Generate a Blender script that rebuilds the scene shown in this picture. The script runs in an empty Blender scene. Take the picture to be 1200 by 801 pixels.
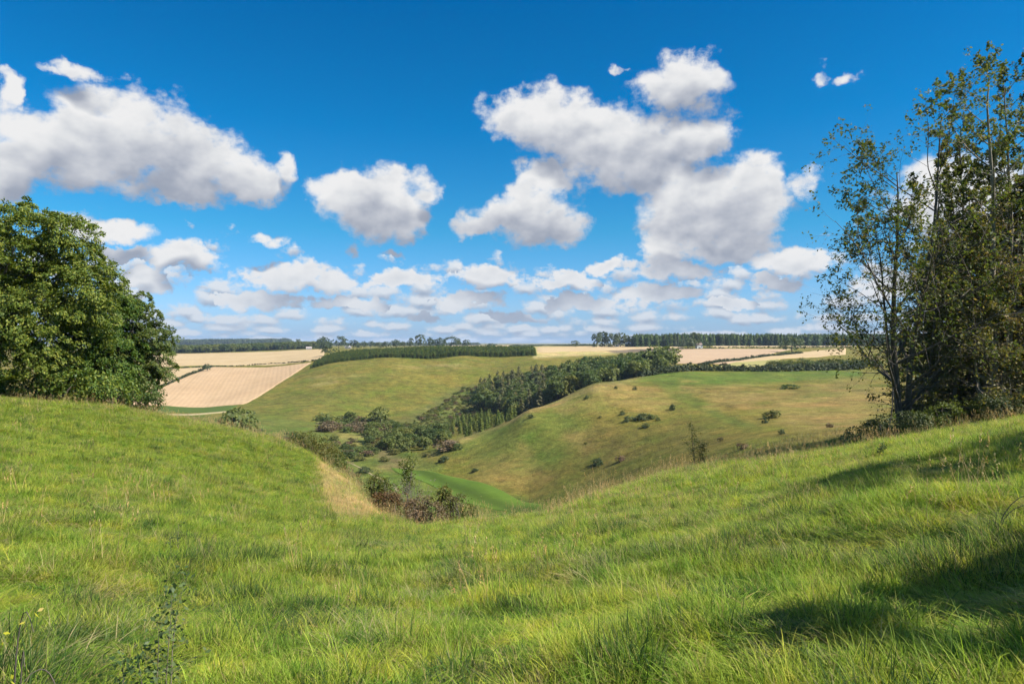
import bpy, bmesh, math, random
import numpy as np
from mathutils import Vector, Matrix

random.seed(7)
RNG = np.random.default_rng(11)
scene = bpy.context.scene
COL = scene.collection
F, CX, CY, EYE = 800.0, 600.0, 400.0, 1.7

SUN_AZ = math.radians(108)      # compass-like angle from +Y towards +X: the sun stands to the right, a touch behind
SUN_EL = math.radians(44)
SUN_DIR = Vector((math.sin(SUN_AZ) * math.cos(SUN_EL), math.cos(SUN_AZ) * math.cos(SUN_EL), math.sin(SUN_EL)))

# ------------------------------------------------------------------ noise
def _hash(ix, iy, seed):
    h = (ix.astype(np.int64) * 374761393 + iy.astype(np.int64) * 668265263 + seed * 974711) & 0xffffffff
    h = ((h ^ (h >> 13)) * 1274126177) & 0xffffffff
    h = h ^ (h >> 16)
    return (h & 0xffff) / 65535.0

def vnoise(x, y, seed=0):
    x = np.asarray(x, float); y = np.asarray(y, float)
    ix = np.floor(x); iy = np.floor(y); fx = x - ix; fy = y - iy
    fx = fx * fx * (3 - 2 * fx); fy = fy * fy * (3 - 2 * fy)
    a = _hash(ix, iy, seed); b = _hash(ix + 1, iy, seed); c = _hash(ix, iy + 1, seed); d = _hash(ix + 1, iy + 1, seed)
    return (a * (1 - fx) + b * fx) * (1 - fy) + (c * (1 - fx) + d * fx) * fy

def fbm(x, y, octaves=4, seed=0):
    s = 0; amp = 0.5; t = 0
    for o in range(octaves):
        s = s + amp * vnoise(x * 2 ** o + 17.3 * o, y * 2 ** o - 9.1 * o, seed + o); t += amp; amp *= 0.5
    return s / t

def sstep(a, b, x):
    t = np.clip((x - a) / (b - a), 0, 1)
    return t * t * (3 - 2 * t)

# ------------------------------------------------------------------ terrain: surveyed heights (column, distance, level) -> smooth height field
FAR = [(1300, 405), (2200, 404), (4500, 403), (9500, 401.6)]
COLS = {
    -250: [(5, 690), (10, 570), (20, 490), (40, 448), (60, 440), (110, 440), (250, 460), (420, 460), (700, 425), (1000, 412)],
    0:   [(3.4, 803), (5, 722), (10, 608), (20, 524), (30, 487), (40, 464), (48, 462), (60, 472), (90, 500), (150, 520), (260, 505), (420, 474), (560, 440), (720, 425), (950, 414), (1300, 411), (2200, 408.5), (4000, 404.5), (9500, 401.6)],
    130: [(3.5, 803), (5, 735), (10, 624), (20, 548), (30, 508), (42, 475), (50, 475), (62, 492), (90, 530), (150, 540), (260, 512), (420, 474), (550, 441), (720, 425), (950, 415), (1300, 411.5), (2200, 408.5), (4000, 404.5), (9500, 401.6)],
    240: [(3.5, 803), (5, 738), (10, 640), (20, 572), (30, 532), (45, 495), (52, 498), (65, 530), (100, 565), (160, 558), (260, 514), (340, 491), (420, 474), (550, 440), (700, 424.5), (900, 415.5), (1300, 411.5), (2200, 408), (4000, 404.5), (9500, 401.6)],
    330: [(3.5, 804), (5, 742), (10, 656), (20, 596), (30, 558), (48, 516), (55, 524), (70, 570), (110, 600), (170, 575), (260, 521), (340, 493), (420, 464), (560, 431), (680, 420), (900, 412), (1300, 408.5), (2200, 406), (4500, 404), (9500, 401.6)],
    390: [(3.5, 804), (10, 659), (20, 608), (30, 576), (44, 546), (52, 556), (70, 610), (110, 625), (170, 583), (230, 541), (300, 508), (365, 487), (430, 455), (510, 428), (640, 414), (900, 409), (1300, 407), (2200, 405), (4500, 403.5), (9500, 401.6)],
    430: [(3.5, 804), (10, 661), (20, 617), (30, 590), (38, 579), (46, 592), (65, 640), (110, 640), (170, 590), (230, 541), (300, 509), (375, 486), (430, 455), (515, 425), (650, 412.5), (900, 408.5), (1300, 406.5), (2200, 405), (4500, 403.5), (9500, 401.6)],
    462: [(3.5, 804), (10, 662), (20, 623), (28, 605), (34, 612), (50, 662), (75, 690), (120, 640), (170, 592), (230, 541), (300, 509), (380, 486), (440, 452), (520, 422), (650, 411.5), (900, 408), (1300, 406), (2200, 405), (4500, 403.5), (9500, 401.6)],
    540: [(3.5, 804), (5, 744), (10, 655), (16, 626), (24, 611), (30, 628), (50, 695), (75, 705), (120, 645), (170, 592), (205, 556), (228, 529), (246, 511), (268, 514), (330, 500), (400, 481), (455, 452), (530, 420), (640, 411), (900, 407), (1300, 405.5), (2200, 404.6), (4500, 403.2), (9500, 401.6)],
    620: [(3.5, 803), (5, 738), (10, 648), (16, 620), (24, 603), (30, 620), (50, 680), (75, 685), (120, 635), (160, 592), (178, 577), (208, 528), (242, 480), (262, 480), (310, 490), (360, 473), (430, 452), (520, 424), (600, 414), (800, 407.5), (1300, 405.2), (2200, 404.3), (4500, 403.2), (9500, 401.6)],
    700: [(3.5, 803), (5, 728), (10, 632), (16, 600), (26, 576), (33, 592), (50, 640), (75, 645), (120, 605), (165, 560), (205, 506), (245, 463), (272, 448), (300, 450), (350, 455), (410, 440), (510, 422), (700, 410.5), (900, 406), (1300, 404.8), (2200, 404), (4500, 403), (9500, 401.6)],
    800: [(3.5, 800), (5, 710), (10, 616), (16, 578), (28, 549), (36, 557), (55, 590), (80, 590), (125, 553), (170, 513), (225, 474), (290, 443), (335, 434.5), (370, 432), (430, 428), (530, 418.5), (700, 410.5), (880, 405.5), (1300, 404), (2200, 403.8), (4500, 403), (9500, 401.6)],
    900: [(3.4, 800), (5, 694), (10, 592), (16, 560), (27, 535), (32, 539), (42, 527), (52, 534), (80, 545), (125, 517), (170, 493), (225, 466), (290, 444), (335, 435), (370, 432), (430, 428), (530, 418.5), (700, 410.5), (880, 405.5), (1300, 404), (2200, 403.8), (4500, 403), (9500, 401.6)],
    1000: [(3.3, 800), (5, 676), (10, 564), (16, 542), (27, 522), (32, 524), (42, 510), (52, 516), (80, 526), (125, 507), (170, 488), (225, 464), (290, 443), (335, 434), (370, 431), (430, 427), (530, 418), (700, 410.5), (880, 405.5), (1300, 404), (2200, 403.8), (4500, 403), (9500, 401.6)],
    1100: [(3.2, 800), (5, 660), (10, 548), (16, 521), (27, 505), (32, 504), (38, 490), (45, 488), (60, 500), (90, 508), (150, 484), (225, 461), (290, 442), (335, 433), (430, 427), (530, 418), (700, 410.5), (900, 405.5)] + FAR,
    1200: [(3.0, 800), (5, 645), (10, 535), (16, 508), (27, 489), (32, 485), (38, 475), (46, 474), (62, 484), (90, 490), (150, 474), (225, 458), (335, 433), (430, 427), (530, 418), (700, 410.5), (900, 405.5)] + FAR,
    1450: [(5, 600), (10, 490), (20, 455), (36, 440), (60, 446), (150, 446), (335, 430), (700, 411), (1000, 406)] + FAR[1:],
}
_pts = []
for px, lst in COLS.items():
    th = math.atan2(px - CX, F)
    for d, py in lst:
        r = d / math.cos(th)
        drop = (py - CY) / F * d
        if d < 60: drop += 0.11                       # the surveyed level is the top of the grass
        _pts.append((th, math.log(r + 1.5), (drop - EYE) / r))
for deg, k in ((-80, .06), (-115, .08), (-150, .06), (-180, .05), (180, .05), (150, .02), (115, -.01), (80, -.03)):
    th = math.radians(deg)
    for r in (3, 8, 20, 45, 100, 300, 800, 2500, 9500):
        dr = k * r * math.exp(-r / 150) + (8 if r > 60 else 0) * (1 - math.exp(-r / 200))
        _pts.append((th, math.log(r + 1.5), dr / r))
_pts = np.array(_pts)
_S = np.array([4.0, 1.0])
def _tps(d2):
    return 0.5 * d2 * np.log(d2 + 1e-12)
_P = _pts[:, :2] * _S
_n = len(_P)
_K = _tps(((_P[:, None] - _P[None]) ** 2).sum(-1)) + np.eye(_n) * 2e-3
_Q = np.c_[np.ones(_n), _P]
_A = np.block([[_K, _Q], [_Q.T, np.zeros((3, 3))]])
_w = np.linalg.solve(_A, np.r_[_pts[:, 2], 0, 0, 0])

def _arr(a, b, n): return np.linspace(a, b, n, endpoint=False)
TH = np.r_[_arr(-180, -60, 60), _arr(-60, -42, 40), _arr(-42, 42, 820), _arr(42, 60, 40), np.linspace(60, 180, 61)] * math.pi / 180
LR = np.linspace(math.log(0.5), math.log(9400), 560)
RR = np.exp(LR)
def _eval_T(th, r):
    q = np.stack([th * _S[0], np.log(r + 1.5) * _S[1]], -1)
    out = np.empty(len(q))
    for i in range(0, len(q), 20000):
        c = q[i:i + 20000]
        d2 = ((c[:, None] - _P[None]) ** 2).sum(-1)
        out[i:i + 20000] = _tps(d2) @ _w[:_n] + _w[_n] + c @ _w[_n + 1:]
    return out
# evaluate on a coarser lattice, then refine
_ci = np.unique(np.r_[np.arange(0, len(TH), 4), len(TH) - 1]); _cj = np.arange(0, len(LR), 3); _cj = np.unique(np.r_[_cj, len(LR) - 1])
_tt, _rr = np.meshgrid(TH[_ci], RR[_cj], indexing='ij')
_T = _eval_T(_tt.ravel(), _rr.ravel()).reshape(_tt.shape)
_T1 = np.stack([np.interp(TH, TH[_ci], _T[:, j]) for j in range(_T.shape[1])], 1)
GT = np.stack([np.interp(LR, LR[_cj], _T1[i]) for i in range(len(TH))], 0)
TG, RG = np.meshgrid(TH, RR, indexing='ij')
GX = RG * np.sin(TG); GY = RG * np.cos(TG)
GZ = -GT * RG
GZ[:, 0] = GZ[:, 0].mean()
_seam = (GZ[0] + GZ[-1]) / 2; GZ[0] = _seam; GZ[-1] = _seam
_near = 1 - sstep(30, 90, RG)
GZ += _near * ((fbm(GX / 1.6, GY / 1.6, 3, 3) - .5) * .22 + (fbm(GX / 7, GY / 7, 2, 5) - .5) * .25) * sstep(1.0, 3.0, RG)
_mid = sstep(70, 130, RG) * (1 - sstep(900, 1500, RG))
GZ += _mid * ((fbm(GX / 34, GY / 34, 3, 9) - .5) * 1.3 + (fbm(GX / 7, GY / 7, 2, 15) - .5) * .35)
EYE_Z = EYE
_dlr = LR[1] - LR[0]
def ground(x, y):
    x = np.asarray(x, float); y = np.asarray(y, float)
    th = np.arctan2(x, y); lr = np.log(np.maximum(np.hypot(x, y), RR[0]))
    i = np.clip(np.searchsorted(TH, th) - 1, 0, len(TH) - 2); u = (th - TH[i]) / (TH[i + 1] - TH[i])
    g = np.clip((lr - LR[0]) / _dlr, 0, len(LR) - 1.001); j = g.astype(int); 
    v = (np.exp(lr) - RR[j]) / (RR[j + 1] - RR[j])
    return (GZ[i, j] * (1 - u) + GZ[i + 1, j] * u) * (1 - v) + (GZ[i, j + 1] * (1 - u) + GZ[i + 1, j + 1] * u) * v
def gz(x, y): return float(ground(np.array([x]), np.array([y]))[0])
def hit(px, py, dmin=2.0, dmax=9000.0):
    """Ground point seen along a sight line, beyond dmin metres."""
    u = (px - CX) / F
    d = np.exp(np.linspace(math.log(dmin), math.log(dmax), 1500))
    lv = CY + (EYE_Z - ground(u * d, d)) / d * F
    k = np.argmax(lv <= py)
    if lv[k] > py: k = int(np.argmin(lv))
    dd = d[k]
    return (u * dd, dd)
def at(px, d):
    return ((px - CX) / F * d, d)

# ------------------------------------------------------------------ object helpers
def link(o, parent=None):
    COL.objects.link(o)
    if parent: o.parent = parent
    return o
def tag(o, label=None, cat=None, group=None, kind=None):
    if label: o['label'] = label
    if cat: o['category'] = cat
    if group: o['group'] = group
    if kind: o['kind'] = kind
    return o
def empty(name, loc, rz=0.0, sc=1.0):
    o = bpy.data.objects.new(name, None)
    o.empty_display_size = 0.3
    o.location = loc; o.rotation_euler = (0, 0, rz); o.scale = (sc, sc, sc)
    return link(o)
def mesh_np(name, verts, faces, mats, smooth=False, face_mat=None):
    """verts (n,3), faces (m,4) or (m,3) int array."""
    me = bpy.data.meshes.new(name)
    verts = np.ascontiguousarray(verts, np.float32); faces = np.ascontiguousarray(faces, np.int32)
    k = faces.shape[1]
    me.vertices.add(len(verts)); me.vertices.foreach_set('co', verts.ravel())
    me.loops.add(faces.size); me.loops.foreach_set('vertex_index', faces.ravel())
    me.polygons.add(len(faces)); me.polygons.foreach_set('loop_start', np.arange(0, faces.size, k, dtype=np.int32))
    try: me.polygons.foreach_set('loop_total', np.full(len(faces), k, np.int32))
    except Exception: pass
    for m in (mats if isinstance(mats, (list, tuple)) else [mats]): me.materials.append(m)
    if face_mat is not None: me.polygons.foreach_set('material_index', np.ascontiguousarray(face_mat, np.int32))
    me.update(calc_edges=True); me.validate()
    if smooth: me.polygons.foreach_set('use_smooth', np.ones(len(me.polygons), bool))
    return me
def obj(name, me, parent=None, loc=None):
    o = bpy.data.objects.new(name, me)
    if loc is not None: o.location = loc
    return link(o, parent)
def grid_faces(n, m):
    i, j = np.meshgrid(np.arange(n - 1), np.arange(m - 1), indexing='ij')
    a = (i * m + j).ravel()
    return np.stack([a, a + m, a + m + 1, a + 1], 1)

# ------------------------------------------------------------------ material helpers
def new_mat(name):
    m = bpy.data.materials.new(name); m.use_nodes = True
    nt = m.node_tree; nt.nodes.clear()
    return m, nt
def N(nt, typ, **kw):
    n = nt.nodes.new(typ)
    for k, v in kw.items():
        if k.startswith('i_'):
            n.inputs[k[2:].replace('_', ' ')].default_value = v
        else: setattr(n, k, v)
    return n
def L(nt, a, b): nt.links.new(a, b)
def ramp(nt, fac, stops):
    r = nt.nodes.new('ShaderNodeValToRGB'); e = r.color_ramp.elements
    while len(e) < len(stops): e.new(0.5)
    for el, (p, c) in zip(e, stops):
        el.position = p; el.color = (c[0], c[1], c[2], 1)
    if fac is not None: L(nt, fac, r.inputs['Fac'])
    return r.outputs['Color']
def math_n(nt, op, a, b=None, c=None, clamp=False):
    n = nt.nodes.new('ShaderNodeMath'); n.operation = op; n.use_clamp = clamp
    for i, v in enumerate((a, b, c)):
        if v is None: continue
        if hasattr(v, 'node'): L(nt, v, n.inputs[i])
        else: n.inputs[i].default_value = v
    return n.outputs[0]
def vmath(nt, op, a, b=None, scale=None):
    n = nt.nodes.new('ShaderNodeVectorMath'); n.operation = op
    for i, v in enumerate((a, b)):
        if v is None: continue
        if hasattr(v, 'node'): L(nt, v, n.inputs[i])
        else: n.inputs[i].default_value = v
    if scale is not None:
        if hasattr(scale, 'node'): L(nt, scale, n.inputs['Scale'])
        else: n.inputs['Scale'].default_value = scale
    return n
def mixc(nt, fac, a, b, blend='MIX'):
    n = nt.nodes.new('ShaderNodeMix'); n.data_type = 'RGBA'; n.blend_type = blend; n.clamp_factor = True
    for s, v in ((n.inputs[0], fac), (n.inputs[6], a), (n.inputs[7], b)):
        if hasattr(v, 'node'): L(nt, v, s)
        elif isinstance(v, (int, float)): s.default_value = v
        else: s.default_value = (v[0], v[1], v[2], 1)
    return n.outputs[2]
def noise_n(nt, vec, scale, detail=4, rough=.55, dist=0):
    n = nt.nodes.new('ShaderNodeTexNoise'); n.inputs['Scale'].default_value = scale; n.inputs['Detail'].default_value = detail
    n.inputs['Roughness'].default_value = rough; n.inputs['Distortion'].default_value = dist
    if vec is not None: L(nt, vec, n.inputs['Vector'])
    return n.outputs['Fac']

def foliage_mat(name, stops, trans=0.35, tcol=(1.25, 1.3, .6), rough=.55, var=.35, patch=0.0):
    """Leaves: every leaf its own tone from the ramp, each plant its own shift, light also passing through."""
    m, nt = new_mat(name)
    geo = N(nt, 'ShaderNodeNewGeometry'); oi = N(nt, 'ShaderNodeObjectInfo')
    c = ramp(nt, geo.outputs['Random Per Island'], stops)
    v = math_n(nt, 'MULTIPLY_ADD', oi.outputs['Random'], var, 1 - var / 2)
    hs = N(nt, 'ShaderNodeHueSaturation'); L(nt, c, hs.inputs['Color']); L(nt, v, hs.inputs['Value'])
    hv = math_n(nt, 'MULTIPLY_ADD', oi.outputs['Random'], -.05, .525); L(nt, hv, hs.inputs['Hue'])
    base = hs.outputs['Color']
    d = N(nt, 'ShaderNodeBsdfPrincipled'); L(nt, base, d.inputs['Base Color']); d.inputs['Roughness'].default_value = rough
    d.inputs['Specular IOR Level'].default_value = .25
    t = N(nt, 'ShaderNodeBsdfTranslucent'); tc = mixc(nt, 1.0, base, tcol, 'MULTIPLY'); L(nt, tc, t.inputs['Color'])
    mx = N(nt, 'ShaderNodeMixShader'); mx.inputs[0].default_value = trans
    L(nt, d.outputs[0], mx.inputs[1]); L(nt, t.outputs[0], mx.inputs[2])
    out = N(nt, 'ShaderNodeOutputMaterial'); L(nt, mx.outputs[0], out.inputs['Surface'])
    return m
def bark_mat(name, c1, c2, scale=6):
    m, nt = new_mat(name)
    tc = N(nt, 'ShaderNodeTexCoord'); mp = N(nt, 'ShaderNodeMapping'); mp.inputs['Scale'].default_value = (1, 1, .25)
    L(nt, tc.outputs['Object'], mp.inputs['Vector'])
    n = noise_n(nt, mp.outputs[0], scale, 6, .65)
    c = ramp(nt, n, [(.3, c1), (.7, c2)])
    d = N(nt, 'ShaderNodeBsdfPrincipled'); L(nt, c, d.inputs['Base Color']); d.inputs['Roughness'].default_value = .9
    b = N(nt, 'ShaderNodeBump'); b.inputs['Strength'].default_value = .5; b.inputs['Distance'].default_value = .03; L(nt, n, b.inputs['Height']); L(nt, b.outputs[0], d.inputs['Normal'])
    out = N(nt, 'ShaderNodeOutputMaterial'); L(nt, d.outputs[0], out.inputs['Surface'])
    return m
# ------------------------------------------------------------------ ground colours
def poly_sd(px, py, poly):
    """signed distance (positive inside) to an outline"""
    P = np.array(poly, float); n = len(P)
    d2 = np.full(px.shape, 1e18); inside = np.zeros(px.shape, bool)
    for i in range(n):
        a = P[i]; b = P[(i + 1) % n]; e = b - a
        wx = px - a[0]; wy = py - a[1]
        t = np.clip((wx * e[0] + wy * e[1]) / (e @ e), 0, 1)
        d2 = np.minimum(d2, (wx - e[0] * t) ** 2 + (wy - e[1] * t) ** 2)
        c = ((a[1] > py) != (b[1] > py)) & (px < (b[0] - a[0]) * (py - a[1]) / (b[1] - a[1] + 1e-12) + a[0])
        inside ^= c
    return np.where(inside, 1, -1) * np.sqrt(d2)

X, Y, Z = GX.ravel(), GY.ravel(), GZ.ravel()
front = Y > 1.0
SPX = np.where(front, CX + F * X / np.maximum(Y, 1.0), -9999.)
SPY = np.where(front, CY + F * (EYE_Z - Z) / np.maximum(Y, 1.0), -9999.)
R_ = np.hypot(X, Y)
tint = np.empty((len(X), 3)); 
C_NEAR = np.array((.10, .165, .024)); C_HILL = np.array((.150, .124, .024)); C_GREEN = np.array((.098, .126, .020))
C_STRAW = np.array((.41, .265, .105)); C_PINK = np.array((.212, .150, .047)); C_SLOPE = np.array((.142, .122, .022)); C_DARK = np.array((.10, .12, .035))
mid = sstep(60, 95, R_)[:, None]
tint[:] = C_NEAR * (1 - mid) + C_HILL * mid
def blend(mask, col):
    tint[:] = tint * (1 - mask[:, None]) + np.asarray(col) * mask[:, None]
wob = (fbm(X / 9, Y / 9, 3, 40) - .5)
wob2 = (fbm(X / 30, Y / 30, 3, 41) - .5)
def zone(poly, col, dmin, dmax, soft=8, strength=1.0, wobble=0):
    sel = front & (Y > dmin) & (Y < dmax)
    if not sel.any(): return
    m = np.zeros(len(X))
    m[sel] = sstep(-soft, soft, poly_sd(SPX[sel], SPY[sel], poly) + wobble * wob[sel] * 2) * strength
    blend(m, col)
# left valley side and plateau beyond
zone([(150, 380), (620, 380), (760, 440), (620, 470), (560, 480), (480, 500), (300, 500), (240, 520), (150, 560)], C_SLOPE, 180, 2500, 6)
zone([(280, 470), (380, 452), (470, 470), (520, 480), (380, 520), (270, 500)], (.115, .112, .022), 200, 420, 10, .8, 10)
for (x, y, rx, ry) in ((420, 445, 60, 4), (500, 436, 70, 3), (380, 458, 40, 4), (470, 462, 50, 5), (340, 462, 30, 4), (590, 428, 50, 4)):
    zone([(x - rx, y), (x, y - ry), (x + rx, y - 2), (x, y + ry)], (.112, .108, .021), 300, 620, 5, .6, 8)
for (x, y, rx, ry) in ((400, 440, 60, 1.5), (365, 450, 30, 1), (520, 428, 60, 1.2)):
    zone([(x - rx, y + 2), (x, y - ry), (x + rx, y - 3), (x, y + ry)], (.25, .19, .07), 300, 620, 2, .6, 4)
# valley floor
zone([(225, 487), (350, 490), (395, 500), (470, 520), (520, 545), (460, 600), (380, 570), (300, 520)], (.098, .115, .022), 150, 420, 6, .9, 8)
zone([(395, 508), (440, 500), (452, 512), (405, 526)], (.19, .165, .045), 170, 420, 9, .8, 12)
zone([(440, 520), (462, 530), (480, 548), (445, 545)], (.17, .125, .055), 170, 420, 8, .75, 10)
zone([(450, 556), (500, 550), (640, 590), (650, 640), (440, 640)], (.092, .118, .019), 90, 215, 5, .95, 3)
zone([(440, 500), (470, 490), (520, 462), (562, 438), (566, 470), (530, 502), (505, 522), (470, 532)], (.095, .098, .026), 262, 460, 6, .9, 6)
# the right-hand hill
zone([(505, 528), (590, 492), (660, 476), (700, 505), (655, 548), (620, 560), (560, 540)], C_GREEN, 150, 330, 10, .8, 14)
zone([(690, 448), (760, 436), (1010, 430), (1010, 441), (880, 450), (820, 452), (760, 447)], C_GREEN, 200, 420, 4, .95, 5)
zone([(756, 441), (792, 442), (812, 462), (850, 484), (890, 500), (872, 502), (835, 488), (790, 466)], (.095, .112, .020), 150, 420, 4, .75, 5)
zone([(800, 452), (860, 452), (905, 468), (880, 478), (830, 468)], C_PINK, 150, 400, 7, .75, 14)
zone([(880, 462), (1010, 445), (1060, 470), (1000, 505), (930, 500)], C_PINK, 120, 400, 10, .7, 16)
zone([(640, 468), (700, 452), (760, 450), (800, 480), (720, 478), (660, 480)], (.215, .155, .046), 150, 400, 8, .75, 14)
zone([(660, 505), (720, 500), (740, 540), (680, 540)], C_PINK, 120, 330, 9, .5, 16)
zone([(545, 545), (610, 520), (650, 560), (600, 575)], (.195, .15, .040), 120, 330, 8, .6, 16)
zone([(700, 500), (830, 490), (860, 530), (720, 570), (640, 590)], (.112, .100, .019), 120, 300, 14, .75, 16)
zone([(500, 531), (560, 502), (640, 470), (700, 448), (760, 437), (740, 446), (650, 473), (560, 510), (505, 536)], (.25, .185, .06), 190, 340, 3, .7, 3)
# pale tilled ground over the ridge
zone([(625, 404), (760, 404), (720, 414), (625, 419)], (.40, .30, .13), 500, 1200, 2, .9)
zone([(700, 407), (800, 405), (800, 412), (720, 413)], (.13, .095, .075), 600, 1000, 2, .85)
# near field: straw on the falling edge, seed heads along the lip
zone([(364, 533), (378, 531), (402, 547), (429, 566), (449, 584), (478, 606), (394, 616), (374, 586)], C_STRAW, 20, 80, 9, .95, 5)
zone([(455, 600), (640, 592), (800, 543), (1000, 508), (1000, 524), (800, 562), (640, 612), (455, 616)], (.27, .25, .07), 12, 34, 9, .7, 10)
zone([(0, 458), (190, 478), (330, 508), (380, 535), (330, 526), (190, 492), (0, 474)], (.22, .22, .06), 28, 60, 6, .6, 6)
zone([(300, 536), (325, 532), (332, 545), (305, 550)], (.36, .29, .10), 20, 60, 6, .7, 4)
zone([(1000, 514), (1100, 494), (1200, 478), (1200, 500), (1000, 535)], (.26, .25, .06), 10, 34, 8, .6, 10)
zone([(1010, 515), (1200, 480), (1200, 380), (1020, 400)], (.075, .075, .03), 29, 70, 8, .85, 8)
zone([(830, 535), (960, 500), (1010, 512), (870, 535)], (.085, .17, .03), 30, 70, 5, .8, 3)
# broad natural variation
tint *= (1 + (.34 * wob2 + .30 * wob)[:, None] * np.array((1.0, .75, .6)))
dry = sstep(.52, .75, fbm(X / 3.2, Y / 3.2, 3, 55)) * (1 - sstep(60, 90, R_)) * .5
blend(dry, (.22, .215, .055))

def ground_mat():
    m, nt = new_mat('rough_pasture')
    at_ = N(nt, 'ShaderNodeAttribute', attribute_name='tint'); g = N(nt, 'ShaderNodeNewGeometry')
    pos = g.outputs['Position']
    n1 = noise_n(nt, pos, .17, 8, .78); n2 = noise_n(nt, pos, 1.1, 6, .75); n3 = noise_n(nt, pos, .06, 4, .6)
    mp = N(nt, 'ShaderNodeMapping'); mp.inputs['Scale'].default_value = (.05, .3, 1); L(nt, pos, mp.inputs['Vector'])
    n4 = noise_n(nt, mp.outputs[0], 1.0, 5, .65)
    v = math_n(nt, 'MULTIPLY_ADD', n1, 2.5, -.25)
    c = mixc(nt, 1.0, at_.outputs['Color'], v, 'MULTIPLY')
    a2 = math_n(nt, 'MULTIPLY_ADD', n2, 1.7, .15)
    c = mixc(nt, 1.0, c, a2, 'MULTIPLY')
    a3 = ramp(nt, n3, [(.32, (.78, .98, .72)), (.5, (1, 1, 1)), (.68, (1.22, 1.06, 1.15))])
    c = mixc(nt, 1.0, c, a3, 'MULTIPLY')
    a4 = ramp(nt, n4, [(.35, (.84, .92, .82)), (.55, (1, 1, 1)), (.72, (1.16, 1.08, 1.08))])
    c = mixc(nt, 1.0, c, a4, 'MULTIPLY')
    # terracettes: narrow treads that follow the contours, broken and uneven
    sz = N(nt, 'ShaderNodeSeparateXYZ'); L(nt, pos, sz.inputs[0])
    ph = math_n(nt, 'ADD', math_n(nt, 'MULTIPLY', sz.outputs['Z'], 6.6), math_n(nt, 'MULTIPLY', n3, 26.0))
    ph = math_n(nt, 'ADD', ph, math_n(nt, 'MULTIPLY', n1, 7.0))
    tr = math_n(nt, 'POWER', math_n(nt, 'MULTIPLY_ADD', math_n(nt, 'SINE', ph), .5, .5), 2.5)
    tr = math_n(nt, 'MULTIPLY', tr, math_n(nt, 'MULTIPLY_ADD', n4, 1.6, -.55, clamp=True))
    c = mixc(nt, tr, c, mixc(nt, 1.0, c, (.52, .58, .50), 'MULTIPLY'))
    d = N(nt, 'ShaderNodeBsdfPrincipled'); L(nt, c, d.inputs['Base Color']); d.inputs['Roughness'].default_value = .95; d.inputs['Specular IOR Level'].default_value = .1
    b = N(nt, 'ShaderNodeBump'); b.inputs['Strength'].default_value = .8; b.inputs['Distance'].default_value = 1.1; L(nt, n1, b.inputs['Height'])
    b2 = N(nt, 'ShaderNodeBump'); b2.inputs['Strength'].default_value = .7; b2.inputs['Distance'].default_value = .3; L(nt, n2, b2.inputs['Height']); L(nt, b.outputs[0], b2.inputs['Normal'])
    L(nt, b2.outputs[0], d.inputs['Normal'])
    o = N(nt, 'ShaderNodeOutputMaterial'); L(nt, d.outputs[0], o.inputs['Surface'])
    return m
_nth, _nr = GX.shape
_f = grid_faces(_nth, _nr)
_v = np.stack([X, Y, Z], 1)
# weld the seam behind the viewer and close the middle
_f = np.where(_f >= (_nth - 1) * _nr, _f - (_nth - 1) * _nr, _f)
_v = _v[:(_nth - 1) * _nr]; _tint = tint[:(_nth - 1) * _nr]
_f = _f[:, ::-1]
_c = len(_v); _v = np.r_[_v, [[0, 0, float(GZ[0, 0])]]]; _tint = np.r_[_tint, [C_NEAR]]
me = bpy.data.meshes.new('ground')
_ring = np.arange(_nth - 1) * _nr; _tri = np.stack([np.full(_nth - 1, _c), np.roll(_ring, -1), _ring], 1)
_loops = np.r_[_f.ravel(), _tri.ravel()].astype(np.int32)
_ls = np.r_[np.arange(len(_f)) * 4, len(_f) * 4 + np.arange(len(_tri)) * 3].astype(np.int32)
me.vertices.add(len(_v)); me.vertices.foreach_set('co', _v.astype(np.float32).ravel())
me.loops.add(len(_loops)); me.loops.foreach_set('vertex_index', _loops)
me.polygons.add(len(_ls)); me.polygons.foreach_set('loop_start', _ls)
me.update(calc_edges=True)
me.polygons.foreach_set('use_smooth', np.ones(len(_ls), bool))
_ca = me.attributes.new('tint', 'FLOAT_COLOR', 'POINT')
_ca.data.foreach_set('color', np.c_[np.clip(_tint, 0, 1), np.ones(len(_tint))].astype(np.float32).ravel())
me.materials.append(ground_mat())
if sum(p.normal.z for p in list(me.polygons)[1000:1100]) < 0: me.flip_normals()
tag(obj('terrain', me), 'rolling chalk grassland with a dry valley winding between the hills', 'hills', kind='structure')

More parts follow.
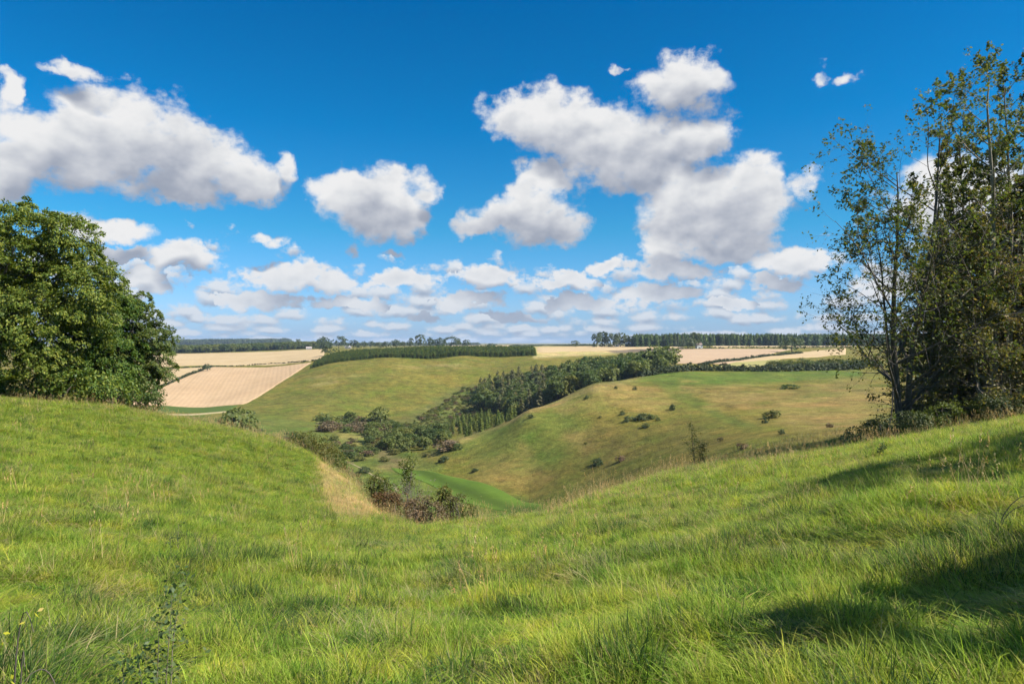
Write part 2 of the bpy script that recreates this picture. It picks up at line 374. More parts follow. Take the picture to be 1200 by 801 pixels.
# ------------------------------------------------------------------ fields laid over it
def tint_at(col): return col
def field_mat(name, c1, c2, scale=.05, row_dir=0.0, row=0.0, row_scale=1.5, rough=.95, track=0.0):
    m, nt = new_mat(name)
    g = N(nt, 'ShaderNodeNewGeometry'); pos = g.outputs['Position']
    n = noise_n(nt, pos, scale, 6, .65); n2 = noise_n(nt, pos, scale * 14, 4, .7)
    c = ramp(nt, n, [(.3, c1), (.7, c2)])
    c = mixc(nt, 1.0, c, math_n(nt, 'MULTIPLY_ADD', n2, .5, .75), 'MULTIPLY')
    if row > 0:
        mp = N(nt, 'ShaderNodeMapping'); mp.vector_type = 'TEXTURE'; mp.inputs['Rotation'].default_value = (0, 0, row_dir); L(nt, pos, mp.inputs['Vector'])
        w = N(nt, 'ShaderNodeTexWave'); w.inputs['Scale'].default_value = row_scale; w.inputs['Distortion'].default_value = 1.2; w.inputs['Detail'].default_value = 2; w.inputs['Detail Scale'].default_value = .3; L(nt, mp.outputs[0], w.inputs['Vector'])
        c = mixc(nt, 1.0, c, math_n(nt, 'MULTIPLY_ADD', w.outputs['Fac'], row, 1 - row * .6), 'MULTIPLY')
    if track > 0:
        mp2 = N(nt, 'ShaderNodeMapping'); mp2.vector_type = 'TEXTURE'; mp2.inputs['Rotation'].default_value = (0, 0, row_dir); L(nt, pos, mp2.inputs['Vector'])
        sx = N(nt, 'ShaderNodeSeparateXYZ'); L(nt, mp2.outputs[0], sx.inputs[0])
        pp = math_n(nt, 'PINGPONG', sx.outputs['X'], 12.0)
        k = math_n(nt, 'LESS_THAN', pp, .9)
        c = mixc(nt, math_n(nt, 'MULTIPLY', k, track), c, (.2, .15, .06))
    d = N(nt, 'ShaderNodeBsdfPrincipled'); L(nt, c, d.inputs['Base Color']); d.inputs['Roughness'].default_value = rough; d.inputs['Specular IOR Level'].default_value = .1
    b = N(nt, 'ShaderNodeBump'); b.inputs['Strength'].default_value = .5; b.inputs['Distance'].default_value = .25; L(nt, n2, b.inputs['Height']); L(nt, b.outputs[0], d.inputs['Normal'])
    o = N(nt, 'ShaderNodeOutputMaterial'); L(nt, d.outputs[0], o.inputs['Surface'])
    return m
def poly_pts(pts, n):
    P = np.array(pts, float); s = np.r_[0, np.cumsum(np.hypot(*np.diff(P, axis=0).T))]
    t = np.linspace(0, s[-1], n)
    return np.stack([np.interp(t, s, P[:, 0]), np.interp(t, s, P[:, 1])], 1)
def field(name, near_edge, far_edge, mat, label, lift=.35, n=50, m=40, skirt=True, cat='field'):
    a = poly_pts(near_edge, n); b = poly_pts(far_edge, n)
    t = np.linspace(0, 1, m)[None, :, None]
    g = a[:, None] * (1 - t) + b[:, None] * t
    z = ground(g[..., 0], g[..., 1]) + lift
    if skirt:
        z[0] -= lift + .3; z[-1] -= lift + .3; z[:, 0] -= lift + .3; z[:, -1] -= lift + .3
    v = np.concatenate([g, z[..., None]], -1).reshape(-1, 3)
    me = mesh_np(name, v, grid_faces(n, m), mat, True)
    if me.polygons[len(me.polygons) // 2].normal.z < 0: me.flip_normals()
    return tag(obj(name, me), label, cat, kind='structure')
H = lambda pts, dmin, dmax=3000: [hit(x, y, dmin, dmax) for x, y in pts]
wheat = field_mat('ripe_wheat', (.365, .243, .132), (.435, .297, .166), .02, math.radians(18), .10, .10, track=.12)
wheat2 = field_mat('pale_stubble', (.37, .265, .135), (.43, .315, .17), .02, math.radians(70), .12, .12)
wheat3 = field_mat('pink_stubble', (.345, .235, .14), (.40, .28, .17), .02, math.radians(75), .12, .12)
meadow = field_mat('mown_meadow', (.060, .102, .012), (.080, .124, .015), .05, math.radians(29), .55, .032)
greenf = field_mat('green_crop', (.06, .09, .015), (.075, .105, .02), .05)
oliv = field_mat('olive_crop', (.24, .22, .075), (.30, .26, .09), .04)
pale = field_mat('pale_track', (.27, .22, .11), (.34, .27, .14), .3)
field('wheat_field', H([(135, 474), (287, 473.5)], 330), H([(250, 429.2), (368, 423.5)], 420), wheat, 'large ripe wheat field with tramlines on the far left valley side')
field('stubble_field', H([(100, 470), (132, 473.5)], 330), H([(175, 432), (247, 429.4)], 420), wheat2, 'pale stubble field between the hedge and the left trees')
field('stubble_field', H([(175, 430), (250, 427.5), (380, 421.5)], 480), [at(175, 1010), at(250, 1020), at(386, 960)], wheat2, 'pale stubble strip above the large wheat field')
field('green_field', H([(180, 483), (268, 482)], 300), H([(188, 474.6), (280, 474.6)], 330), greenf, 'narrow dark green field below the large wheat field', .3)
field('track', H([(178, 486.5), (225, 486.5), (268, 482.3)], 290), H([(178, 484), (225, 484), (272, 480.2)], 290), pale, 'pale farm track along the bottom of the green field', .32, 40, 5, cat='track')
field('stubble_field', H([(792, 425.5), (850, 426.5)], 400), H([(792, 408.5), (932, 408.5)], 560), wheat3, 'pinkish stubble field on the ridge right of the dark clump')
field('stubble_field', H([(858, 424), (992, 415)], 400), H([(880, 419), (992, 407)], 480), wheat2, 'pale stubble strip between two hedges on the right ridge')
field('stubble_field', H([(833, 406.5), (1010, 406.0)], 700), H([(833, 403.3), (1010, 402.6)], 850), wheat2, 'pale stubble field against the far right forest')
field('crop_field', H([(830, 430), (905, 430.5)], 360), H([(862, 424), (915, 420)], 400), oliv, 'small olive green field corner behind the ridge hedge')
field('stubble_field', H([(628, 413), (800, 406.6)], 560), H([(628, 406.2), (760, 404.3)], 800), wheat2, 'distant pale field below the skyline clump of trees')
field('stubble_field', H([(520, 405.6), (640, 404.8)], 900), H([(520, 403.5), (690, 402.9)], 1400), wheat2, 'farthest pale field strip above the left plantation')
_ms = H([(462, 552), (500, 566), (545, 590), (600, 600), (640, 600)], 125, 260); _mf = H([(455, 547), (500, 551), (545, 560), (590, 574), (636, 590)], 130, 260)
field('meadow', _ms, _mf, meadow, 'mown bright green meadow strip along the valley floor', .15, 60, 24)
field('track', H([(404, 540), (427, 551.8), (452, 566.3), (466, 576)], 120, 260), H([(406, 539.6), (430, 551), (455, 565), (469, 574.6)], 120, 260), pale, 'thin pale track above the valley meadow', .15, 40, 4, cat='track')
# ------------------------------------------------------------------ plant builders
def unit(v): return v / np.maximum(np.linalg.norm(v, axis=-1, keepdims=True), 1e-9)
def leaf_quads(P, size, nrm, rng, aspect=.55, axis=None):
    """pointed four-cornered leaves"""
    n = len(P); nrm = unit(nrm)
    a = rng.normal(size=(n, 3)) if axis is None else axis + rng.normal(size=(n, 3)) * .35
    a = unit(a - nrm * (a * nrm).sum(-1, keepdims=True)); b = np.cross(nrm, a)
    s = np.asarray(size).reshape(-1, 1) * np.ones((n, 1))
    v = np.stack([P + a * s, P + b * s * aspect + a * s * .1, P - a * s * .9, P - b * s * aspect + a * s * .1], 1)
    return v.reshape(-1, 3)
def quads_mesh(name, V, mat, extra=None):
    f = np.arange(len(V)).reshape(-1, 4)
    return mesh_np(name, V, f, mat)
class Tubes:
    def __init__(self, sides=6): self.v = []; self.f = []; self.n = 0; self.k = sides
    def add(self, pts, rad, sides=None):
        k = sides or self.k; P = np.array(pts, float); n = len(P)
        T = unit(np.gradient(P, axis=0)); ref = np.array((0.31, .2, .93)) if abs(T[0][2]) < .9 else np.array((1., 0, .1))
        A = unit(np.cross(T, ref)); B = np.cross(T, A)
        ang = np.arange(k) / k * 2 * math.pi
        ring = P[:, None] + (A[:, None] * np.cos(ang)[None, :, None] + B[:, None] * np.sin(ang)[None, :, None]) * np.asarray(rad, float).reshape(-1, 1, 1)
        i, j = np.meshgrid(np.arange(n - 1), np.arange(k), indexing='ij')
        a = i * k + j; b = i * k + (j + 1) % k
        self.v.append(ring.reshape(-1, 3)); self.f.append((np.stack([a, b, b + k, a + k], -1).reshape(-1, 4)) + self.n); self.n += n * k
    def build(self, name, mat):
        return mesh_np(name, np.concatenate(self.v), np.concatenate(self.f), mat, True)

def crown_pads(rng, lobes, n_pads, per_pad, pad_r, leaf, droop=.35, zmin=-.55, inner=.18, flat=.3):
    """Leaves gathered in drooping pads over a set of lobes; returns quads."""
    lob = np.array(lobes, float); w = (lob[:, 3] * lob[:, 5]); w = w / w.sum()
    V = []; tries = 0; made = 0
    while made < n_pads and tries < n_pads * 8:
        tries += 1
        l = lob[rng.choice(len(lob), p=w)]
        d = unit(rng.normal(size=3)); 
        if d[2] < zmin: continue
        k = rng.uniform(.45, .8) if rng.random() < inner else rng.uniform(.84, 1.04)
        c = l[:3] + d * l[3:] * k
        q = ((c - lob[:, :3]) / lob[:, 3:]); 
        if ((q ** 2).sum(-1) < .5).sum() > 0 and rng.random() > inner: continue
        made += 1
        f_ = rng.uniform(.45, 1.4); r = pad_r * f_; m = int(per_pad * (.25 + .75 * f_ * f_) * rng.uniform(.7, 1.2))
        nrm = unit(d * np.array((1, 1, .6)) * .8 + np.array((0, 0, .75)) + rng.normal(size=3) * .22)
        ax = unit(np.cross(nrm, rng.normal(size=3))); ay = np.cross(nrm, ax)
        rho = np.sqrt(rng.random(m)); ph = rng.random(m) * 6.283
        p = c + (ax * (rho * np.cos(ph))[:, None] + ay * (rho * np.sin(ph))[:, None]) * r + nrm * (rng.normal(size=m) * r * flat * .5)[:, None]
        p[:, 2] -= droop * r * rho ** 2
        ln = nrm + rng.normal(size=(m, 3)) * .55
        V.append(leaf_quads(p, leaf * rng.uniform(.6, 1.25, m), ln, rng, axis=np.array((0, 0, -.5)) + d * .6))
    return np.concatenate(V)

def crown_sprays(rng, lobes, n, subs, per, rad, leaf, inner=.22, zmin=-.6, droop=.5):
    """Large drooping sprays set apart from one another, each built of small leaf pads; shaded gaps between them."""
    lob = np.array(lobes, float); w = lob[:, 3] * lob[:, 5]; w = w / w.sum(); V = []; made = 0; tries = 0; cen = []
    while made < n and tries < n * 30:
        tries += 1
        l = lob[rng.choice(len(lob), p=w)]; d = unit(rng.normal(size=3))
        if d[2] < zmin: continue
        ins = rng.random() < inner
        c = l[:3] + d * l[3:] * (rng.uniform(.4, .7) if ins else rng.uniform(.86, 1.05))
        if not ins:
            if ((((c - lob[:, :3]) / lob[:, 3:]) ** 2).sum(-1) < .6).any(): continue
            if any(((c - q) ** 2).sum() < (rad * .85) ** 2 for q in cen): continue
            cen.append(c)
        made += 1
        R = rad * rng.uniform(.7, 1.3); out = unit(d * np.array((1, 1, .5)))
        nrm = unit(out * .55 + np.array((0, 0, .85)) + rng.normal(size=3) * .18)
        ax = unit(np.cross(nrm, rng.normal(size=3))); ay = np.cross(nrm, ax)
        for k in range(int(subs * rng.uniform(.7, 1.3))):
            rho = math.sqrt(rng.random()); ph = rng.random() * 6.283
            sc = c + (ax * math.cos(ph) + ay * math.sin(ph)) * rho * R; sc[2] -= droop * R * rho * rho - rng.normal() * .12 * R
            sr = R * rng.uniform(.22, .42); m = int(per * rng.uniform(.6, 1.4))
            q = np.sqrt(rng.random(m)); pz = rng.random(m) * 6.283; sn = unit(nrm + rng.normal(size=3) * .35); bx = unit(np.cross(sn, ax + .01)); by = np.cross(sn, bx)
            p = sc + (bx * (q * np.cos(pz))[:, None] + by * (q * np.sin(pz))[:, None]) * sr + sn * (rng.normal(size=m) * sr * .22)[:, None]
            p[:, 2] -= .35 * sr * q ** 2
            V.append(leaf_quads(p, leaf * rng.uniform(.6, 1.25, m), sn + rng.normal(size=(m, 3)) * .5, rng, axis=out * .6 + np.array((0, 0, -.5))))
    return np.concatenate(V)

def limbs(rng, tub, base, top, r0, lobes=None, nb=10, bend=.06, sides=8):
    """trunk with limbs reaching towards the lobes"""
    b = np.array(base, float); t = np.array(top, float); h = np.linalg.norm(t - b)
    s = np.linspace(0, 1, 9); P = b + (t - b) * s[:, None] + np.c_[rng.normal(size=9), rng.normal(size=9), np.zeros(9)] * h * bend * s[:, None] * .5
    R = r0 * (1 - s * .8) * (1 + .5 * np.exp(-s * 14))
    tub.add(P, R, sides)
    if lobes is not None:
        for l in lobes:
            l = np.array(l, float)
            for _ in range(max(1, nb // len(lobes))):
                k = rng.uniform(.25, .75); q0 = b + (t - b) * k
                d = unit(rng.normal(size=3) + np.array((0, 0, .5))); q1 = l[:3] + d * l[3:] * rng.uniform(.5, .85)
                mid = (q0 + q1) / 2 + np.array((0, 0, -.06 * h)) + rng.normal(size=3) * .03 * h
                u = np.linspace(0, 1, 6)[:, None]; pp = q0 * (1 - u) ** 2 + 2 * mid * u * (1 - u) + q1 * u ** 2
                tub.add(pp, r0 * .32 * (1 - u[:, 0] * .85), 5)

def grow(rng, tub, p0, d0, length, r0, level, maxlevel, tips, up=.25, spread=.75, nchild=6, wob=.12, start=.25, ratio=.5, decay=.85, seg=7, twig=None):
    """branching stems; collects the twig ends"""
    n = seg; step = length / n; p = np.array(p0, float); d = unit(np.array(d0, float)); pts = [p.copy()]; dirs = [d.copy()]
    for i in range(n):
        d = unit(d + rng.normal(size=3) * wob + np.array((0, 0, up * .12))); p = p + d * step; pts.append(p.copy()); dirs.append(d.copy())
    rad = r0 * (1 - np.linspace(0, 1, n + 1) * decay)
    tub.add(pts, rad, 7 if level == 0 else (5 if level == 1 else 3))
    if level == maxlevel:
        tips.append((np.array(pts), np.array(dirs))); return
    for c in range(nchild):
        k = start + (1 - start) * (c + rng.uniform(.1, .9)) / nchild
        i = min(int(k * n), n - 1); q = pts[i] + (pts[i + 1] - pts[i]) * (k * n - i); dd = dirs[i]
        sd = unit(np.cross(dd, rng.normal(size=3)))
        nd = unit(dd * (1 - spread) + sd * spread + np.array((0, 0, up * .4)))
        ln = length * ratio * (1.15 - .75 * k) * rng.uniform(.7, 1.25)
        grow(rng, tub, q, nd, ln, rad[i] * .5, level + 1, maxlevel, tips, up, spread, max(3, int(nchild * .7)), wob * 1.25, .25, ratio, decay, max(4, seg - 1), twig)
def twig_leaves(rng, tips, per, leaf, spread, hang=.3, frac=1.0):
    P = []; Nn = []; A = []
    for pts, dirs in tips:
        if rng.random() > frac: continue
        m = max(1, int(per * rng.uniform(.4, 1.5)))
        k = rng.uniform(.2, 1.0, m) * (len(pts) - 1.001); i = k.astype(int); u = (k - i)[:, None]
        P.append(pts[i] * (1 - u) + pts[i + 1] * u + rng.normal(size=(m, 3)) * spread)
        A.append(dirs[i] * .6 + np.array((0, 0, -hang))); Nn.append(rng.normal(size=(m, 3)) * .6 + np.array((0, 0, .7)))
    P = np.concatenate(P); A = np.concatenate(A); Nn = np.concatenate(Nn)
    return leaf_quads(P, leaf * rng.uniform(.6, 1.3, len(P)), Nn, rng, .5, A)

# leaf and bark colours
M_SYC = foliage_mat('leaf_broad_green', [(0, (.045, .085, .013)), (.5, (.090, .138, .018)), (1, (.20, .215, .030))], .30)
M_ASH = foliage_mat('leaf_soft_green', [(0, (.06, .095, .02)), (.6, (.10, .135, .03)), (1, (.17, .175, .04))], .35)
M_THIN = foliage_mat('leaf_thin_olive', [(0, (.070, .092, .022)), (.6, (.120, .135, .032)), (.88, (.18, .150, .042)), (1, (.24, .145, .06))], .45)
M_SPRUCE = foliage_mat('needle_dark', [(0, (.070, .072, .018)), (.6, (.140, .122, .032)), (1, (.26, .19, .06))], .32)
M_LARCH = foliage_mat('needle_olive', [(0, (.095, .10, .025)), (.7, (.17, .15, .04)), (1, (.26, .19, .06))], .3)
M_WOOD = foliage_mat('leaf_wood', [(0, (.068, .098, .024)), (.6, (.108, .138, .033)), (1, (.155, .175, .046))], .38, var=.6)
M_WOODY = foliage_mat('leaf_wood_yellow', [(0, (.085, .105, .018)), (.6, (.13, .145, .026)), (1, (.18, .18, .04))], .25, var=.4)
M_CON = foliage_mat('needle_plantation', [(0, (.062, .105, .026)), (.6, (.092, .14, .034)), (1, (.13, .175, .046))], .35, var=.5)
M_CONB = foliage_mat('needle_brownish', [(0, (.085, .095, .038)), (.6, (.125, .122, .05)), (1, (.17, .15, .065))], .35, var=.5)
M_HAW = foliage_mat('leaf_hawthorn', [(0, (.055, .072, .014)), (.6, (.105, .115, .022)), (1, (.18, .16, .035))], .28, var=.3)
M_BRN = foliage_mat('leaf_russet', [(0, (.095, .072, .036)), (.6, (.145, .108, .054)), (1, (.20, .145, .07))], .25, var=.4)
M_GREY = foliage_mat('twig_grey', [(0, (.11, .095, .075)), (.6, (.16, .14, .11)), (1, (.21, .18, .14))], .2, var=.3)
M_REDL = foliage_mat('leaf_red_berry', [(0, (.085, .06, .024)), (.6, (.14, .08, .034)), (1, (.20, .10, .04))], .25, var=.3)
M_FAR = foliage_mat('leaf_far_dark', [(0, (.050, .074, .028)), (.6, (.074, .098, .036)), (1, (.10, .12, .046))], .3, var=.5)
M_BARK = bark_mat('bark_grey_brown', (.065, .05, .036), (.17, .135, .10))
M_BARKD = bark_mat('bark_dark', (.045, .036, .028), (.11, .088, .065))
M_BARKL = bark_mat('bark_light', (.14, .115, .08), (.30, .25, .18))

def grp(root, trunk_me, crown_me, cname='crown'):
    if trunk_me: obj('trunk', trunk_me, root)
    if crown_me: obj(cname, crown_me, root)

# ---------------- the big trees at the left edge
def big_tree(name, px, d, lobes, h, seed, mat, label, n=100, subs=9, per=44, rad=1.3, leaf=.115, r0=.42, group=None, droop=.5):
    rng = np.random.default_rng(seed); x, y = at(px, d); z = gz(x, y)
    e = tag(empty(name, (x, y, z - .05)), label, 'tree', group)
    t = Tubes(); limbs(rng, t, (0, 0, -.3), (0, 0, h * .72), r0, lobes, 34)
    grp(e, t.build('trunk', M_BARKD), quads_mesh('crown', crown_sprays(rng, lobes, n, subs, per, rad, leaf, droop=droop), mat))
    return e
# (lobes in metres around the foot of the trunk)
big_tree('broadleaf_tree', -5, 45, [(0, 0, 8.6, 4.2, 4.4, 4.6), (3.2, -.6, 6.2, 3.2, 3.2, 3.0), (-3, 0, 7, 4, 4, 4), (1.4, -1.4, 3.4, 4.4, 3.0, 2.6), (2.2, .2, 10.6, 2.6, 2.8, 2.4), (5.2, 0, 8.6, 2.0, 2.2, 2.2), (5.0, -.4, 5.6, 2.2, 2.2, 1.8), (4.6, .2, 10.6, 1.7, 1.8, 1.6), (6.4, .2, 7.2, 1.6, 1.8, 1.8), (-1.5, -2.2, 5.2, 2.4, 2, 1.8)], 13.0, 21, M_SYC,
         'largest dense dark green broadleaf tree cut by the left edge of the photo', 270, 12, 74, 1.15, .088)
big_tree('broadleaf_tree', 112, 50, [(0, 0, 6.0, 2.6, 2.8, 3.0), (.6, -.5, 4.0, 2.9, 2.8, 2.8), (.9, 0, 7.2, 1.8, 2.0, 1.6), (.2, -.8, 2.2, 2.6, 2.6, 1.9)], 9.0, 22, M_SYC,
         'shaded middle broadleaf tree wedged between the largest left tree and the yellower one', 110, 10, 62, 1.05, .09)
big_tree('broadleaf_tree', 152, 52, [(0, 0, 6.0, 1.9, 2.2, 3.0), (.8, 0, 3.9, 2.0, 2.2, 2.2), (.5, -.2, 8.0, 1.3, 1.5, 1.5), (1.9, 0, 5.6, 1.3, 1.5, 1.5), (-1, -.3, 2.6, 2.0, 2.2, 2), (1.9, -.2, 3.0, 1.3, 1.3, 1.5)], 9.6, 23, M_ASH,
         'lighter green tree at the right end of the left clump overlooking the wheat', 120, 9, 50, .8, .085, .25)
def shrub(name, px, d, w, h, seed, mat, label, cat='shrub', group=None, pads=60, per=40, leaf=.07, pad_r=.3, stems=True, depth=None, zoff=0, xy=None, bark=None):
    rng = np.random.default_rng(seed); x, y = xy or at(px, d); z = gz(x, y)
    e = tag(empty(name, (x, y, z - .03 + zoff)), label, cat, group)
    k = 3; dp = depth or w
    lobes = [(rng.uniform(-.3, .3) * w, rng.uniform(-.2, .2) * dp, h * rng.uniform(.42, .55), w * .33, dp * .33, h * .45) for _ in range(k)]
    tm = None
    if stems:
        t = Tubes(4)
        for i in range(7):
            l = lobes[i % k]; q = np.array(l[:3]) + unit(rng.normal(size=3) + np.array((0, 0, .6))) * np.array(l[3:]) * .8
            b = np.array((rng.normal() * w * .1, rng.normal() * dp * .1, -.1)); u = np.linspace(0, 1, 5)[:, None]; c = (b + q) / 2 + rng.normal(size=3) * .1 * h
            t.add(b * (1 - u) ** 2 + 2 * c * u * (1 - u) + q * u ** 2, .035 * h * (1 - .8 * u[:, 0]))
        tm = t.build('stem', bark or M_BARKD)
    if tm: obj('stem', tm, e)
    obj('foliage', quads_mesh('foliage', crown_pads(rng, lobes, pads, per, pad_r, leaf, .2, -.8, .3, .5), mat), e)
    return e
shrub('elder_shrub', 172, 49, 2.6, 2.4, 31, M_ASH, 'low leafy shrub under the right end of the left tree clump', pads=70, leaf=.09, pad_r=.4)
shrub('elder_shrub', 58, 43.5, 6.5, 2.2, 32, M_SYC, 'shaded undergrowth shrub under the largest left tree', pads=110, leaf=.11, pad_r=.5, depth=2.5)
shrub('elder_shrub', 118, 46.5, 5.0, 2.2, 33, M_SYC, 'shaded undergrowth shrub below the middle left tree', pads=100, leaf=.11, pad_r=.5, depth=2.5)

# ---------------- the trees at the right edge
def stem_tree(name, px, d, label, seed, stems, mat, bark, per=9, leaf=.10, spread=.13, nchild=13, ratio=.42, up=.5, spr=.62, frac=1.0, start=.2, maxlevel=2):
    rng = np.random.default_rng(seed); x, y = at(px, d); z = gz(x, y)
    e = tag(empty(name, (x, y, z - .05)), label, 'tree'); t = Tubes(); tips = []
    for (dx, dy, lean, h, r0) in stems:
        grow(rng, t, (dx, dy, -.25), (lean[0], lean[1], 1), h, r0, 0, maxlevel, tips, up, spr, nchild, .045, start, ratio, .88, 12)
    grp(e, t.build('trunk', bark), quads_mesh('crown', twig_leaves(rng, tips, per, leaf, spread, frac=frac), mat))
    return e
stem_tree('alder_tree', 1061, 33, 'thin leafed tree with two dark stems leaning left against the sky', 41,
          [(-.1, 0, (-.10, 0), 13.0, .19), (.15, .1, (.00, .02), 15.6, .17), (-.05, -.1, (-.26, -.05), 10.8, .11)], M_THIN, M_BARKD, 7, .076, .045, 17, .52, .16, .66, start=.10, maxlevel=3)
stem_tree('alder_tree', 1078, 34.5, 'slender single stemmed tree beside the two dark leaning stems', 42, [(0, 0, (.05, 0), 13.6, .11)], M_THIN, M_BARK, 7, .078, .045, 15, .32, .35, .6, start=.25, maxlevel=3)
stem_tree('alder_tree', 1166, 33, 'tallest thin tree with a pale trunk in front of the conifers', 43, [(0, 0, (-.03, 0), 16.6, .21), (.1, 0, (.16, .05), 13.0, .12)], M_THIN, M_BARKL, 7.5, .078, .045, 17, .36, .35, .64, start=.10, maxlevel=3)
stem_tree('alder_tree', 1112, 38, 'thin tree rising between the slender stem and the dark conifers', 44, [(0, 0, (.01, 0), 15.4, .14)], M_THIN, M_BARK, 7, .078, .045, 15, .30, .4, .6, start=.35, maxlevel=3)
stem_tree('alder_tree', 1196, 34, 'thin leafed tree at the right edge rising above the conifers', 49, [(0, 0, (.02, 0), 17.2, .16)], M_THIN, M_BARK, 7, .078, .045, 17, .32, .35, .6, start=.3, maxlevel=3)
stem_tree('alder_tree', 1138, 36, 'thin leafed tree rising out of the conifers left of the pale trunk', 50, [(0, 0, (.01, 0), 15.6, .14)], M_THIN, M_BARK, 6, .078, .045, 15, .30, .35, .6, start=.4, maxlevel=3)
def spruce(px, d, h, w, seed, label, dead=.25):
    rng = np.random.default_rng(seed); x, y = at(px, d); z = gz(x, y)
    e = tag(empty('spruce_tree', (x, y, z - .05)), label, 'conifer'); t = Tubes(); 
    t.add([(0, 0, -.3), (0, 0, h * .5), (0, 0, h)], [h * .016, h * .01, .02], 7)
    P = []; A = []; Nn = []; S = []
    zz = .7
    while zz < h - .25:
        f = 1 - zz / h; ln0 = w * (f ** .8) * (1 - .35 * math.exp(-zz / 1.2)) + .15
        for k in range(rng.integers(5, 8)):
            az = rng.random() * 6.283; ln = ln0 * rng.uniform(.65, 1.15); dr = np.array((math.cos(az), math.sin(az), 0))
            u = np.linspace(0, 1, 6); pts = np.array((0, 0, zz)) + dr * (u * ln)[:, None] + np.c_[np.zeros(6), np.zeros(6), ln * (-.35 * u + .22 * u * u) + rng.normal() * .05]
            t.add(pts, .028 * (1 - .8 * u) * (.5 + ln / 3), 3)
            if zz < h * .35 and rng.random() < dead: continue
            m = int(ln * 46) + 5
            uu = rng.uniform(.15, 1.0, m); i = np.minimum((uu * 5).astype(int), 4); v = (uu * 5 - i)[:, None]
            p = pts[i] * (1 - v) + pts[i + 1] * v; side = np.array((-dr[1], dr[0], 0)) * rng.choice((-1, 1), m)[:, None]
            ax = dr * .6 + side * rng.uniform(.4, 1.0, m)[:, None] + np.array((0, 0, -.45))
            P.append(p + unit(ax) * .16 + rng.normal(size=(m, 3)) * .05); A.append(ax); Nn.append(rng.normal(size=(m, 3)) * .4 + np.array((0, 0, 1))); S.append(rng.uniform(.14, .30, m))
        zz += rng.uniform(.22, .36)
    grp(e, t.build('trunk', M_BARKD), quads_mesh('crown', leaf_quads(np.concatenate(P), np.concatenate(S), np.concatenate(Nn), rng, .24, np.concatenate(A)), M_SPRUCE))
spruce(1102, 38, 10.6, 3.1, 51, 'left dark conifer with bare lower branches behind the slender stem')
spruce(1136, 40, 12.6, 3.8, 52, 'dark conifer directly left of the pale trunk')
spruce(1172, 42, 13.6, 4.0, 55, 'dark conifer standing deepest behind the pale trunk')
spruce(1200, 37, 13.2, 4.0, 53, 'dark conifer cut by the right edge of the photo')
spruce(1250, 34, 13.5, 3.4, 54, 'tall dark conifer just outside the right edge')
stem_tree('larch_tree', 1118, 34.6, 'half bare larch with long grey side branches before the conifers', 45, [(0, 0, (0, 0), 9.6, .11)], M_LARCH, M_BARKL, 3.5, .08, .10, 26, .42, .02, .93, .6, .08, maxlevel=3)
stem_tree('larch_tree', 1184, 33.6, 'half bare larch with grey branches at the foot of the right edge conifer', 46, [(0, 0, (0, 0), 10.2, .12)], M_LARCH, M_BARKL, 3.5, .08, .10, 26, .42, .02, .93, .6, .08, maxlevel=3)
stem_tree('larch_tree', 1150, 33.2, 'half bare larch in front of the dark conifers left of the pale trunk', 47, [(0, 0, (0, 0), 8.6, .10)], M_LARCH, M_BARKL, 3.5, .08, .10, 24, .42, .02, .93, .6, .08, maxlevel=3)
for i, (px, d, w, h, m, lab) in enumerate([(1012, 32, 2.4, 1.35, M_FAR, 'dark bramble at the left end of the right undergrowth'), (1038, 31.5, 2.2, 1.3, M_FAR, 'dark bramble left of the two leaning stems'),
        (1075, 31, 2.4, 1.2, M_FAR, 'dark bramble at the foot of the two leaning stems'), (1108, 31.5, 2.6, 1.5, M_WOOD, 'mid green bush right of the slender stem'),
        (1140, 31.5, 2.6, 1.5, M_WOOD, 'mid green bush left of the pale trunk foot'), (1185, 31, 2.8, 1.3, M_FAR, 'dark bush at the right edge under the conifers'), (1215, 31, 3, 1.3, M_FAR, 'dark bush beside the right edge conifer trunk'),
        (1160, 36, 5, 1.6, M_FAR, 'dark thicket behind the pale trunk'), (1105, 37, 4, 1.5, M_FAR, 'dark thicket behind the half bare larch')]):
    shrub('bramble_bush', px, d, w, h, 60 + i, m, lab, 'bush', pads=70, per=34, leaf=.055, pad_r=.24, depth=1.6)
# trees of the same wood just outside the frame; their shade falls on the near grass
for (x, y, h, sd, lab) in ((17.6, 8.4, 11.6, 71, 'tree of the right wood outside the frame, middle one'), (19.8, 10.2, 9.6, 74, 'tree of the right wood outside the frame, second nearest one'), (22.5, 12.4, 11, 73, 'tree of the right wood outside the frame, rearmost one'), (8.3, 2.8, 5.7, 72, 'tree of the right wood outside the frame, nearest one')):
    rng = np.random.default_rng(sd); z = gz(x, y); e = tag(empty('broadleaf_tree', (x, y, z)), lab, 'tree')
    lb = [(0, 0, h * .62, h * .2, h * .2, h * .27), (.7, .5, h * .45, h * .19, h * .19, h * .2), (-.6, -.5, h * .75, h * .14, h * .14, h * .17)]
    t = Tubes(); limbs(rng, t, (0, 0, -.3), (0, 0, h * .8), .2, lb, 18)
    grp(e, t.build('trunk', M_BARKD), quads_mesh('crown', crown_sprays(rng, lb, 46 if sd == 72 else 60, 8, 20 if sd == 72 else 26, h * .1, .12, inner=.1), M_SYC))
